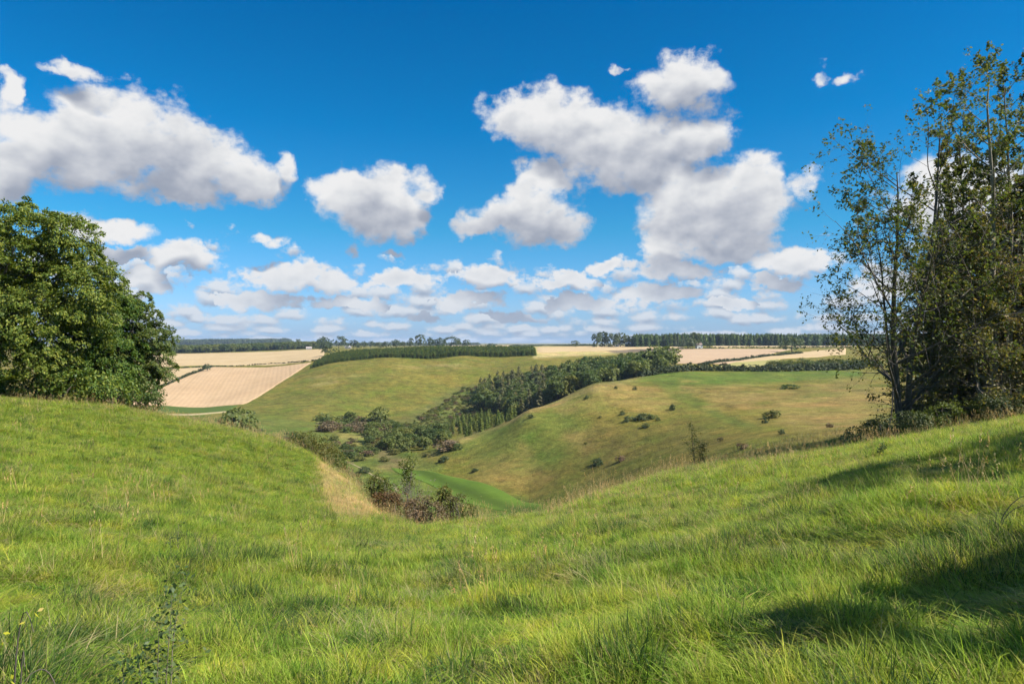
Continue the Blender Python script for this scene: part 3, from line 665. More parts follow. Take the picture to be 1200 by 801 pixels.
# ------------------------------------------------------------------ small copies for the middle distance and beyond (unit height 1 m, scaled per copy)
def far_broad(name, seed, mat, leaf=.060, n=62, per=22, wide=.42, trunk=.3, bark=None):
    rng = np.random.default_rng(seed)
    lobes = [(0, 0, .62, wide, wide, .36)] + [(rng.uniform(-.6, .6) * wide, rng.uniform(-.6, .6) * wide, rng.uniform(.25, .75), wide * rng.uniform(.45, .75), wide * rng.uniform(.45, .75), rng.uniform(.2, .28)) for _ in range(5)]
    V = crown_pads(rng, lobes, n, per, .14, leaf, .3, -.9, .15, .35)
    t = Tubes(5); t.add([(0, 0, -.12), (0, 0, .3), (.02, 0, .65)], [.03, .022, .01])
    tv = np.concatenate(t.v); tf = np.concatenate(t.f)
    v = np.r_[V, tv]; f = np.r_[np.arange(len(V)).reshape(-1, 4), tf + len(V)]
    return mesh_np(name, v, f, [mat, bark or M_BARKD], False, np.r_[np.zeros(len(V) // 4), np.ones(len(tf))].astype(np.int32))
def far_conifer(name, seed, mat, w=.2, rows=15):
    rng = np.random.default_rng(seed); P = []; A = []; Nn = []; S = []
    for i in range(rows):
        z = .06 + .9 * i / rows; r = w * (1 - z) ** .75 + .015; m = int(7 + 24 * r / w)
        az = rng.random(m) * 6.283; k = rng.uniform(.35, 1.0, m)
        d = np.stack([np.cos(az), np.sin(az), np.zeros(m)], 1)
        P.append(d * (r * k)[:, None] + np.c_[np.zeros(m), np.zeros(m), z + rng.uniform(-.04, .04, m) - k * r * .3])
        A.append(d + np.array((0, 0, -.55))); Nn.append(d * .5 + np.array((0, 0, .8)) + rng.normal(size=(m, 3)) * .3); S.append(rng.uniform(.035, .075, m))
    V = leaf_quads(np.concatenate(P), np.concatenate(S), np.concatenate(Nn), rng, .5, np.concatenate(A))
    V = np.r_[V, leaf_quads(np.array([(0, 0, .97), (0, 0, .95)]), .05, np.array([(1., 0, 0), (0, 1, 0)]), rng, .25, np.array([(0, 0, 1.), (0, 0, 1)]))]
    t = Tubes(4); t.add([(0, 0, -.1), (0, 0, .4), (0, 0, .95)], [.016, .01, .003]); tv = np.concatenate(t.v); tf = np.concatenate(t.f)
    v = np.r_[V, tv]; f = np.r_[np.arange(len(V)).reshape(-1, 4), tf + len(V)]
    return mesh_np(name, v, f, [mat, M_BARKD], False, np.r_[np.zeros(len(V) // 4), np.ones(len(tf))].astype(np.int32))
def far_bush(name, seed, mat, n=40, per=20, leaf=.075):
    rng = np.random.default_rng(seed)
    lobes = [(rng.uniform(-.35, .35), rng.uniform(-.3, .3), rng.uniform(.18, .45), rng.uniform(.2, .42), rng.uniform(.2, .42), rng.uniform(.25, .5)) for _ in range(5)]
    return quads_mesh(name, crown_pads(rng, lobes, n, per, .2, leaf, .2, -.9, .15, .5), mat)
BROAD = [far_broad('wood_tree', 100 + i, M_WOOD, wide=.40 + .03 * (i % 3)) for i in range(4)]
BROADY = [far_broad('wood_tree_yellow', 110 + i, M_WOODY) for i in range(2)]
FARB = [far_broad('skyline_tree', 120 + i, M_FAR, n=40, wide=.5 + .06 * (i % 3)) for i in range(4)]
PINE = [far_broad('pine', 130 + i, M_FAR, n=30, wide=.34) for i in range(2)]
CONI = [far_conifer('conifer', 140 + i, M_CON, .2 + .03 * i) for i in range(3)]
CONIB = [far_conifer('conifer_brown', 145 + i, M_CONB, .24 + .03 * i) for i in range(2)]
CONL = [far_conifer('conifer_light', 150 + i, foliage_mat('needle_young%d' % i, [(0, (.080, .115, .022)), (.6, (.125, .158, .030)), (1, (.175, .20, .042))], .4, var=.3), .17) for i in range(2)]
BUSHG = [far_bush('bush_green', 160 + i, M_WOOD) for i in range(3)]
BUSHH = [far_bush('bush_haw', 165 + i, M_HAW) for i in range(3)]
BUSHB = [far_bush('bush_russet', 170 + i, M_BRN) for i in range(3)]
BUSHY = [far_bush('bush_yellow', 175 + i, M_WOODY) for i in range(2)]
BUSHD = [far_bush('bush_dark', 180 + i, M_FAR) for i in range(3)]
prng = np.random.default_rng(77)
def put(name, me, x, y, h, w=None, label=None, cat='tree', group=None, sink=.03, depth=None):
    o = obj(name, me, None, (x, y, gz(x, y) - sink * h)); w = w or h
    o.scale = (w, depth or w, h); o.rotation_euler = (0, 0, prng.random() * 6.283 if depth is None else prng.uniform(-.2, .2))
    return tag(o, label, cat, group)
def pick(l): return l[int(prng.integers(len(l)))]
def poisson(n, sample, rmin, tries=8000):
    out = []
    for _ in range(tries):
        if len(out) >= n: break
        p = sample()
        if p is None: continue
        if all((p[0] - q[0]) ** 2 + (p[1] - q[1]) ** 2 > rmin * rmin for q in out): out.append(p)
    return out

# ---- the wood behind the spur
def wood_pt():
    px = prng.uniform(560, 752); d = prng.uniform(322, 452)
    if d > 452 - max(0, (600 - px)) * .2: return None
    if px > 700 and d < 335: return None
    if px < 606 and d < 345 + (606 - px) * .9: return None
    return at(px, d) + (px,)
for x, y, px in poisson(225, wood_pt, 4.7):
    u = prng.random()
    if px < 640 and u < .55:
        me, nm, lab = pick(CONIB), 'conifer_tree', 'brownish conifer in the left part of the dark wood behind the spur'; h = prng.uniform(9.5, 13); w = h * 1.15
    elif u < .15:
        me, nm, lab = pick(CONI), 'conifer_tree', 'green conifer tip among the round crowns of the wood behind the spur'; h = prng.uniform(9, 11.5); w = h * 1.2
    else:
        me, nm, lab = pick(BROAD), 'broadleaf_tree', 'dark green round crowned tree in the dense wood behind the spur'; h = prng.uniform(7.5, 10.5); w = h * prng.uniform(.9, 1.15)
    put(nm, me, x, y, h, w, lab, 'tree', 'trees of the dark wood behind the spur')
for px, d, h, lab in ((655, 330, 12, 'yellow green tree standing out at the front of the dark wood'), (668, 326, 10, 'second yellow green tree at the front of the dark wood, smaller'), (598, 352, 8.5, 'yellow green tree at the lower left corner of the dark wood'), (604, 330, 7, 'small yellow green tree where the wood meets the young conifers')):
    put('broadleaf_tree', pick(BROADY), *at(px, d), h, h, lab)
for px, d, h, lab in ((757, 366, 12.5, 'round dark tree at the left of the clump beside the ridge hedge'), (769, 372, 14.5, 'tallest round dark tree of the clump beside the ridge hedge'), (784, 366, 13.5, 'round dark tree at the right of the clump beside the ridge hedge'), (776, 356, 10, 'low dark tree in front of the clump beside the ridge hedge')):
    put('broadleaf_tree', pick(BROAD), *at(px, d), h, h * 1.1, lab, 'tree')
# ---- young conifers below the wood
def young_pt():
    px = prng.uniform(528, 606); d = prng.uniform(268, 365)
    lo = 268 + (606 - px) * .0; 
    if px > 575 and d > 345: return None
    if px < 545 and d < 300: return None
    return at(px, d)
for x, y in poisson(85, young_pt, 3.4):
    h = prng.uniform(3.8, 6.4)
    put('young_conifer', pick(CONL), x, y, h, h * 1.25, 'light green young conifer in the plot below the dark wood', 'tree', 'young conifers below the dark wood')
# ---- scrub up the side valley
def scrub_pt():
    px = prng.uniform(462, 566); d = prng.uniform(295, 452)
    if px < 466 + (d - 330) * .62 or (px > 535 and d < 365): return None
    return at(px, d)
for x, y in poisson(240, scrub_pt, 2.3):
    u = prng.random(); h = prng.uniform(1.0, 2.0)
    ms, lab = (BUSHY + BUSHH, 'olive green scrub bush on the side valley slope') if u < .6 else ((BUSHG, 'dark green scrub bush on the side valley slope') if u < .8 else (BUSHB, 'brownish scrub bush on the side valley slope'))
    put('scrub_bush', pick(ms), x, y, h, h * prng.uniform(1.4, 2.1), lab, 'bush', 'scrub bushes on the side valley slope')
# ---- bushes and trees in the valley bottom
def vb_pt():
    px = prng.uniform(432, 524); d = prng.uniform(240, 318)
    lv = 240 + (px - 432) * .12
    if d < lv or (px < 452 and d < 268): return None
    return at(px, d)
for x, y in poisson(46, vb_pt, 5.0):
    u = prng.random(); h = prng.uniform(3.2, 6.0)
    if u < .62: put('broadleaf_tree', pick(BROAD), x, y, h, h * 1.25, 'rounded green tree in the thicket on the valley floor', 'tree', 'thicket trees on the valley floor')
    elif u < .8: put('broadleaf_tree', pick(BROADY), x, y, h * .85, h * 1.1, 'yellow green tree in the thicket on the valley floor', 'tree', 'thicket trees on the valley floor')
    else: put('valley_bush', pick(BUSHB + BUSHH), x, y, h * .6, h * .8, 'brownish bush in the thicket on the valley floor', 'bush', 'thicket bushes on the valley floor')
def vl_pt():
    px = prng.uniform(376, 452); d = prng.uniform(308, 352)
    return at(px, d)
for x, y in poisson(34, vl_pt, 4.6):
    u = prng.random(); h = prng.uniform(3.2, 5.5)
    if u < .5: put('valley_bush', pick(BUSHB), x, y, h, h * 1.35, 'russet bush in the row at the foot of the left slope', 'bush', 'bushes at the foot of the left slope')
    else: put('valley_bush', pick(BUSHG), x, y, h, h * 1.35, 'green bush in the row at the foot of the left slope', 'bush', 'bushes at the foot of the left slope')
for i, (px, d, h, ms, lab) in enumerate([(446, 338, 10.5, BROAD, 'tall dark tree standing above the bushes at the foot of the left slope'), (410, 345, 6.5, BROAD, 'dark green tree in the russet bushes at the foot of the left slope')]):
    put('broadleaf_tree', ms[i], *at(px, d), h, h * .95, lab)
for px, d, h, w, ms, lab in [(281, 262, 13.5, 15, BROAD, 'large dark tree alone in the valley behind the green spur'), (258, 258, 7.5, 13, BUSHG, 'low dark bush left of the lone valley tree'), (296, 262, 6, 7, BUSHB, 'dark bush right of the lone valley tree'),
      (308, 266, 4.5, 5, BUSHG, 'small dark bush two along from the lone valley tree'), (319, 262, 4, 3.4, BUSHG, 'small upright bush in the middle of the valley floor pasture'), (331, 258, 4.5, 3.4, BUSHB, 'small brownish bush on the valley floor pasture'), (345, 272, 5, 7.5, BUSHD, 'wide dark bush by itself on the valley floor pasture'),
      (306, 300, 1.8, 2.2, BUSHD, 'tiny bush on the slope behind the lone valley tree'), (417, 250, 3.4, 6.5, BUSHG, 'grey green bush beside the pale patch on the valley floor'), (404, 246, 2.6, 5, BUSHB, 'brown low bush beside the pale patch on the valley floor'), (430, 243, 2.6, 3.6, BUSHB, 'small brown bush at the edge of the valley thicket'), (428, 213, 2.6, 3.6, BUSHD, 'round dark bush near the end of the mown meadow')]:
    x, y = at(px, d); put('broadleaf_tree' if ms is BROAD else 'valley_bush', pick(ms), x, y, h, w, lab, 'tree' if ms is BROAD else 'bush')
def vf_pt():
    px = prng.uniform(388, 450); q = prng.uniform(228, 282)
    if abs(px - 424) < 7 and q > 255: return None
    return at(px, q)
for x, y in poisson(22, vf_pt, 4.2):
    u = prng.random(); h = prng.uniform(1.6, 3.6)
    put('valley_bush', pick(BUSHB if u < .4 else BUSHG + BUSHH), x, y, h, h * prng.uniform(1.2, 1.7), 'brownish bush scattered on the rough valley floor' if u < .4 else 'green bush scattered on the rough valley floor', 'bush', 'bushes scattered on the valley floor')
# ---- bushes on the right-hand hill
hb = [(729, 485.5, 6, 6, 'BUSHD', 'small dark bush left of the middle bush group on the right hill'), (734.5, 493.5, 7, 8, 'BUSHD', 'upright dark bush just below the left one of the hill group'), (752, 491, 17, 9, 'BUSHD', 'widest dark bush in the middle of the right hill'),
      (764.5, 490, 9, 7, 'BUSHG', 'dark bush touching the widest bush on its right side'), (770.5, 492, 5, 4, 'BUSHH', 'tiny bush at the right end of the hill bush group'), (757, 500, 8, 6, 'BUSHD', 'low dark bush below the widest hill bush'),
      (788.5, 480, 6, 8, 'BUSHD', 'single upright dark bush beside the green path on the hill'), (744, 456, 4, 5, 'BUSHD', 'small dark bush near the top of the hill crest'), (722, 455, 3.5, 4, 'BUSHD', 'tiny dark bush by the crest near the wood'), (687, 467, 4, 5, 'BUSHD', 'small dark bush on the crest edge against the wood'),
      (703, 489, 3, 3, 'BUSHH', 'tiny bush alone left of the hill bush group'), (701, 544, 11, 9, 'BUSHD', 'dark bush low on the hill above the near grass edge, left one'), (727, 540, 9, 8, 'BUSHB', 'brownish bush low on the hill above the near grass edge, right one'), (844.5, 516, 5, 5, 'BUSHB', 'tiny brown bush on the dry grass right of the sapling'),
      (905, 489, 15, 9, 'BUSHH', 'light green bush on the dry slope left of the tall trees'), (897, 495, 6, 8, 'BUSHD', 'small dark bush at the lower left of the light green bush'), (916, 508, 6, 7, 'BUSHD', 'small dark bush below the light green bush on the dry slope'), (972, 500, 6, 6, 'BUSHB', 'small brown bush on the dry slope near the dark brambles'),
      (928, 455, 16, 7, 'BUSHG', 'flat dark bush high on the dry slope under the ridge hedge'), (869, 526, 9, 9, 'BUSHB', 'brownish bush at the shaded ledge edge'), (518, 541, 10, 9, 'BUSHD', 'dark round bush near the tip of the spur above the meadow'), (556, 552, 7, 5, 'BUSHD', 'small dark bush above the meadow on the spur side'),
      (524, 526, 26, 12, 'BUSHB', 'wide russet bush at the tip of the spur'), (537, 525, 9, 9, 'BUSHG', 'dark bush at the right end of the russet bush on the spur tip'), (623, 489, 6, 5, 'BUSHD', 'small dark bush on the crest edge above the young conifers'), (498, 534, 4, 4, 'BUSHD', 'tiny dark bush at the lowest point of the spur'), (686, 520, 3, 3, 'BUSHH', 'tiny pale bush in the middle of the lower right hill')]
for px, py, w, h, ms, lab in hb:
    x, y = hit(px, py, 100, 340); s = y / F
    put('hill_bush', pick(globals()[ms]), x, y, h * s * 1.15, w * s * 1.15, lab, 'bush', None, .05)
# ---- hawthorns along the edge of the green spur
def rise(px, d, top): return (CY + (EYE_Z - gz(*at(px, d))) / d * F - top) / F * d
for i, (px, d, w, top, lab) in enumerate([(357, 47, 2.3, 503, 'highest hawthorn of the row at the spur edge'), (367, 46.2, 2.4, 509, 'yellowish hawthorn next below the highest one at the spur edge'), (377, 45.2, 2.3, 515, 'middle hawthorn of the row at the spur edge'), (386, 44, 2.2, 523, 'yellowish hawthorn above the lowest one at the spur edge'), (394, 42.5, 1.6, 533, 'lowest hawthorn of the row beside the straw slope'), (350, 52, 1.2, 509, 'smallest hawthorn at the top end of the row')]):
    shrub('hawthorn_bush', px, d, w * 1.1, max(1.0, rise(px, d, top)), 200 + i, M_HAW, lab, 'bush', 'hawthorns along the spur edge', pads=80, per=36, leaf=.055, pad_r=.26)
for i, (px, d, w, h, m, lab) in enumerate([(402, 46, 1.6, 1.3, M_BRN, 'brown low bush below the hawthorns at the top of the straw slope'), (410, 48, 1.6, 1.2, M_BRN, 'grey brown low bush on the straw slope edge beyond the hawthorns')]):
    shrub('scrub_bush', px, d, w, h, 210 + i, m, lab, 'bush', pads=40, per=30, leaf=.05, pad_r=.22)
# ---- thicket in the gully below the lip
def rise(px, d, top): return (CY + (EYE_Z - gz(*at(px, d))) / d * F - top) / F * d
for i, (px, d, w, top, m, lab, lf) in enumerate([(438, 36, 1.3, 550, M_HAW, 'olive bush at the left end of the gully thicket', .05), (452, 35, 1.4, 557, M_HAW, 'olive bush next to the red berry bush in the gully', .05), (449, 32, 1.3, 573, M_REDL, 'red berried bush at the foot of the straw slope', .05), (463, 32, 1.3, 568, M_REDL, 'reddish brown bush beside the grey twiggy bush in the gully', .045),
      (500, 31, 1.5, 573, M_BRN, 'brown bush right of the grey twiggy bush in the gully', .045), (536, 30, 1.5, 577, M_BRN, 'brown bush by the lip right of the upright green bush', .045), (549, 29.5, 1.1, 586, M_HAW, 'low olive bush at the right end of the gully thicket', .045), (512, 29.5, 1.4, 582, M_BRN, 'low brown bush in front of the upright green bush', .045), (487, 30, 1.3, 580, M_BRN, 'low brown bush before the grey twiggy bush in the gully', .045)]):
    shrub('gully_bush', px, d, w, rise(px, d, top), 220 + i, m, lab, 'bush', None, pads=60, per=34, leaf=lf, pad_r=.22)
shrub('gully_bush', 520, 31, 1.0, rise(520, 31, 560), 231, M_HAW, 'upright green bush standing above the gully thicket', 'bush', pads=70, per=34, leaf=.055, pad_r=.2)
def bare_bush(name, px, d, h, seed, label, mat, n=9, leaf=None):
    rng = np.random.default_rng(seed); x, y = at(px, d); z = gz(x, y); t = Tubes(4); tips = []
    e = tag(empty(name, (x, y, z)), label, 'bush')
    for i in range(n):
        grow(rng, t, (rng.normal() * .15, rng.normal() * .1, -.1), (rng.normal() * .22, rng.normal() * .2, 1), h * rng.uniform(.7, 1.05), .022, 0, 2, tips, .3, .6, 9, .07, .25, .42)
    obj('stem', t.build('stem', mat), e)
    obj('foliage', quads_mesh('foliage', twig_leaves(rng, tips, 2, .035, .05), leaf or M_GREY), e)
bare_bush('bare_bush', 481, 33, rise(481, 33, 556), 241, 'grey leafless twiggy bush in the middle of the gully thicket', bark_mat('bark_pale_grey', (.12, .10, .08), (.22, .19, .155)), 14)
stem_tree('sapling', 478, 38, 'thin leafy sapling rising behind the grey twiggy bush', 242, [(0, 0, (0, 0), rise(478, 38, 527), .05), (.1, 0, (.1, 0), rise(478, 38, 540), .03)], M_WOOD, M_BARKD, 12, .07, .10, 9, .24, .4, .6, start=.6)
stem_tree('sapling', 815, 39, 'slim leafy sapling standing beyond the grass edge before the right hill', 243, [(0, 0, (.02, 0), rise(815, 39, 495), .03), (.08, 0, (-.06, 0), rise(815, 39, 512), .02), (.02, .05, (.1, 0), rise(815, 39, 515), .02)], M_ASH, M_BARKD, 10, .038, .09, 10, .30, .3, .6, start=.3)
# ---- hedges
def hedge(name, pts, h, w, mats, label, gap=0.0, seed=0, dens=1.0, leaf=.35, sx=.9, cat='hedge'):
    rng = np.random.default_rng(seed + 900); P = np.array(pts, float); s = np.r_[0, np.cumsum(np.hypot(*np.diff(P, axis=0).T))]
    n = max(4, int(s[-1] / (w * sx) * dens)); V = []
    for i in range(n):
        if rng.random() < gap: continue
        t = s[-1] * (i + rng.uniform(0, 1)) / n; x = np.interp(t, s, P[:, 0]); y = np.interp(t, s, P[:, 1]); hh = h * rng.uniform(.65, 1.25)
        c = np.array((x, y, gz(x, y))); lb = [(0, 0, hh * .5, w * .6, w * .6, hh * .52)]
        V.append(crown_pads(rng, lb, 12, 13, .34 * max(w, hh) * .6, leaf, .2, -.9, .15, .5) + c)
    V = np.concatenate(V); o = P[0]; oz = gz(*o); V = V - np.array((o[0], o[1], oz))
    return tag(obj(name, quads_mesh(name, V, mats), None, (o[0], o[1], oz)), label, cat)
M_HEDGE = foliage_mat('leaf_hedge', [(0, (.030, .048, .015)), (.6, (.05, .068, .022)), (1, (.08, .09, .03))], .18, var=.2)
hedge('hedge', [at(p, q) for p, q in ((750, 318), (775, 328), (800, 336), (830, 339), (860, 340), (890, 341), (920, 343), (950, 346), (980, 352), (1012, 360))], 3.4, 3.2, M_HEDGE, 'long dark hedge running along the top of the right hill', seed=1, dens=3.0, leaf=.45)
hedge('hedge', H([(824, 427), (870, 421.5), (940, 413.5)], 395), 2.0, 2.2, M_HEDGE, 'slanting hedge between two stubble fields on the right ridge', seed=2, dens=1.2)
hedge('hedge', H([(792, 409.2), (850, 407.8), (935, 407.2), (1000, 407)], 560), 2.2, 2.8, M_HEDGE, 'far low hedge with gaps behind the pink stubble field', .15, 3)
hedge('hedge', H([(175, 460), (185, 455.5), (215, 442), (249, 429.5)], 400), 2.0, 2.4, M_HEDGE, 'straight hedge climbing between the wheat and the stubble on the far left', .08, 4)
hedge('hedge', H([(195, 431.5), (250, 429.3), (320, 425.6), (372, 422)], 480), 1.0, 1.6, M_HEDGE, 'low patchy hedge along the top of the large wheat field', .42, 5)
hedge('hedge', H([(600, 405.2), (650, 404.6), (696, 404.8)], 900), 3, 6, M_FAR, 'dark skyline hedge left of the tall clump of trees', .05, 6, leaf=.7)
hedge('hedge', H([(398, 415.6), (470, 410.6)], 600), 1.3, 2, M_WOODY, 'pale green verge hedge behind the left plantation', 0, 7)
def yp():
    px = prng.uniform(903, 1030); d = prng.uniform(388, 430); return at(px, d)
for x, y in poisson(70, yp, 3.2):
    h = prng.uniform(3.2, 5.2)
    put('field_shrub', pick(BUSHY + BUSHH + BUSHG), x, y, h, h * 1.2, 'bright green young bush in the plot behind the ridge hedge', 'bush', 'young bushes behind the ridge hedge')
# ---- skyline trees, left to right
sk = [(331, 411, 9, 8), (339, 407, 6, 8), (348, 411, 8, 11), (356, 406, 4, 6), (371, 407, 8, 7), (380, 411, 14, 13), (397, 410, 13, 13), (406, 407, 4, 6), (414, 409, 12, 9), (426, 409, 7, 8), (434, 409, 8, 7), (443, 409, 10, 6), (453, 408.5, 11, 7), (464, 408, 13, 9), (474, 408, 10, 6),
      (482, 407, 7, 10), (493, 407, 13, 14), (504, 407, 8, 11), (515, 407, 14, 10), (529, 406, 18, 11), (547, 405, 10, 8), (575, 404.5, 12, 4), (387, 413.5, 15, 9), (362, 409, 7, 6), (420, 408, 6, 6)]
slab = {0: 'leftmost dark round tree of the skyline row beyond the wheat', 5: 'wide dark tree beside the pale barns on the left skyline', 6: 'tall full tree right of the pale barns on the left skyline', 15: 'slim tree immediately left of the tallest skyline tree above the plantation', 16: 'tallest round tree of the skyline row above the plantation', 17: 'narrow upright tree right of the tallest skyline tree', 18: 'round tree between the narrow upright one and the widest dome', 19: 'widest dome shaped tree of the skyline row', 20: 'leaning single tree at the right end of the skyline row', 21: 'low wide bush alone on the bare skyline', 22: 'dark bush at the left end of the plantation'}
for i, (px, py, w, h) in enumerate(sk):
    d = 620 if i == 22 else 1000 + 13 * ((i * 7) % 9)
    x, y = at(px, d); s = d / F
    o = put('skyline_tree', FARB[i % 4], x, y, h * s * 1.12 + .6, w * s * 1.0, slab.get(i, 'small dark round tree in the skyline row beyond the plantation'), 'tree', 'skyline tree row', .02)
for px, py, w, h, d, lab in [(243, 428, 8, 8, 590, 'small lone tree on the hedge corner above the wheat field'), (928, 409, 22, 17, 640, 'spreading lone tree on the hedge in front of the right forest'), (674, 404, 10, 7, 960, 'thin pair like tree alone left of the tall clump'), (806, 408, 16, 12, 800, 'dark tree left of the white farmhouse'), (815, 407, 14, 16, 880, 'tall dark tree behind the white farmhouse'), (829, 409, 10, 8, 800, 'dark tree right of the white farmhouse')]:
    x, y = at(px, d); s = d / F; put('broadleaf_tree', pick(FARB), x, y, h * s * 1.1, w * s, lab)
for px, h, w, lab in [(699, 16, 12, 'leftmost pine of the tall skyline clump'), (706, 18, 13, 'tallest pine of the tall skyline clump'), (713, 17, 12, 'pine right of the tallest one in the skyline clump'), (720, 15, 12, 'middle pine of the tall skyline clump'), (727, 16, 14, 'pine in the right half of the tall skyline clump'), (734, 14, 13, 'pine next to the right end of the tall skyline clump'), (740, 13, 13, 'rightmost pine of the tall skyline clump'), (737, 9, 13, 'low tree under the right end of the tall skyline clump')]:
    d = 900 + prng.uniform(-15, 15); x, y = at(px, d); s = d / F
    o = put('pine_tree', pick(PINE), x, y, h * s * 1.12, w * s * 1.25, lab)

# ---- instanced masses: plantations and far forests
def points_obj(name, P, rot, scl, idx, sources, kind_label, cat, coll_name):
    """A mass too many to count: one object whose nodes set source plants on its points."""
    me = bpy.data.meshes.new(name); n = len(P)
    me.vertices.add(n); me.vertices.foreach_set('co', np.ascontiguousarray(P, np.float32).ravel())
    for nm, typ, arr, key in (('rot', 'FLOAT_VECTOR', rot, 'vector'), ('scl', 'FLOAT_VECTOR', scl, 'vector'), ('pick', 'INT', idx, 'value')):
        a = me.attributes.new(nm, typ, 'POINT'); a.data.foreach_set(key, np.ascontiguousarray(arr, np.int32 if typ == 'INT' else np.float32).ravel())
    src = bpy.data.collections.new(coll_name)
    for i, m_ in enumerate(sources):
        o = bpy.data.objects.new('%s_%02d' % (coll_name, i), m_); src.objects.link(o)
    ng = bpy.data.node_groups.new(name, 'GeometryNodeTree')
    ng.interface.new_socket('Geometry', in_out='INPUT', socket_type='NodeSocketGeometry'); ng.interface.new_socket('Geometry', in_out='OUTPUT', socket_type='NodeSocketGeometry')
    gi = ng.nodes.new('NodeGroupInput'); go = ng.nodes.new('NodeGroupOutput')
    ci = ng.nodes.new('GeometryNodeCollectionInfo'); ci.inputs['Collection'].default_value = src; ci.inputs['Separate Children'].default_value = True; ci.inputs['Reset Children'].default_value = True
    ip = ng.nodes.new('GeometryNodeInstanceOnPoints'); ip.inputs['Pick Instance'].default_value = True
    def na(nm, t):
        q = ng.nodes.new('GeometryNodeInputNamedAttribute'); q.data_type = t; q.inputs['Name'].default_value = nm; return q.outputs['Attribute']
    ng.links.new(gi.outputs[0], ip.inputs['Points']); ng.links.new(ci.outputs[0], ip.inputs['Instance'])
    ng.links.new(na('pick', 'INT'), ip.inputs['Instance Index']); ng.links.new(na('rot', 'FLOAT_VECTOR'), ip.inputs['Rotation']); ng.links.new(na('scl', 'FLOAT_VECTOR'), ip.inputs['Scale'])
    ng.links.new(ip.outputs[0], go.inputs[0])
    o = obj(name, me); md = o.modifiers.new('plants', 'NODES'); md.node_group = ng
    return tag(o, kind_label, cat, kind='stuff')
def mass(name, pts, hr, wr, sources, label, cat, coll, seed):
    rng = np.random.default_rng(seed); P = np.array(pts); z = ground(P[:, 0], P[:, 1]); n = len(P)
    h = rng.uniform(*hr, n); w = h * rng.uniform(*wr, n)
    return points_obj(name, np.c_[P, z - .02 * h], np.c_[np.zeros(n), np.zeros(n), rng.random(n) * 6.283], np.c_[w, w, h], rng.integers(0, len(sources), n), sources, label, cat, coll)
def band(n, p0, p1, d0f, d1f, jitter, rng):
    px = rng.uniform(p0, p1, n); t = rng.random(n); a = d0f(px); b = d1f(px); d = a + (b - a) * t
    return np.stack([(px - CX) / F * d, d], 1)
rr = np.random.default_rng(301)
_pf = lambda px: np.interp(px, [368, 400, 440, 500, 560, 627], [520, 535, 545, 545, 560, 575])
_pb = lambda px: np.interp(px, [368, 385, 430, 500, 560, 627], [535, 600, 680, 690, 680, 660])
front_line = np.concatenate([np.stack([(p - CX) / F * _pf(p), _pf(p)], 1) for p in [np.linspace(368, 627, 190)]])
_pl = np.r_[band(2500, 368, 627, _pf, _pb, 0, rr), front_line + rr.normal(size=front_line.shape) * .8]
_ph = np.interp(CX + F * _pl[:, 0] / _pl[:, 1], [368, 420, 540, 627], [2.8, 3.1, 4.3, 5.0]) * rr.uniform(.85, 1.15, len(_pl)); _pw = _ph * rr.uniform(1.9, 2.8, len(_pl))
points_obj('conifer_plantation', np.c_[_pl, ground(_pl[:, 0], _pl[:, 1])], np.c_[np.zeros((len(_pl), 2)), rr.random(len(_pl)) * 6.28], np.c_[_pw, _pw, _ph], rr.integers(0, 3, len(_pl)), CONL + CONI[:1], 'low dense green conifer plantation on top of the left valley side', 'plantation', 'plantation_conifer')
mass('far_forest', band(2600, 742, 1110, lambda p: np.interp(p, [742, 800, 830, 1110], [880, 885, 935, 935]), lambda p: np.full_like(p, 1120), 0, rr), (14, 19), (.9, 1.3), CONI + [far_conifer('conifer_dark', 190, M_FAR, .22)], 'long conifer forest along the right skyline', 'forest', 'forest_conifer', 303)
mass('far_wood', band(1900, 130, 385, lambda p: np.interp(p, [130, 250, 385], [1020, 1080, 1200]), lambda p: np.interp(p, [130, 250, 385], [1500, 1500, 1380]), 0, rr), (9, 14), (.9, 1.3), BROAD[:3] + BROADY[:1], 'grey green belt of woodland beyond the wheat fields', 'wood', 'belt_tree', 304)
mass('far_wood', band(2200, 100, 338, lambda p: np.full_like(p, 3000), lambda p: np.interp(p, [100, 200, 338], [4200, 4000, 3600]), 0, rr), (24, 38), (1, 1.5), FARB, 'dark bluish wooded ridge on the far left horizon', 'wood', 'ridge_tree', 305)
mass('far_wood', band(500, 340, 560, lambda p: np.full_like(p, 2600), lambda p: np.full_like(p, 3300), 0, rr), (9, 14), (1, 1.5), FARB, 'thin dark line of trees on the far middle horizon', 'wood', 'horizon_tree', 306)

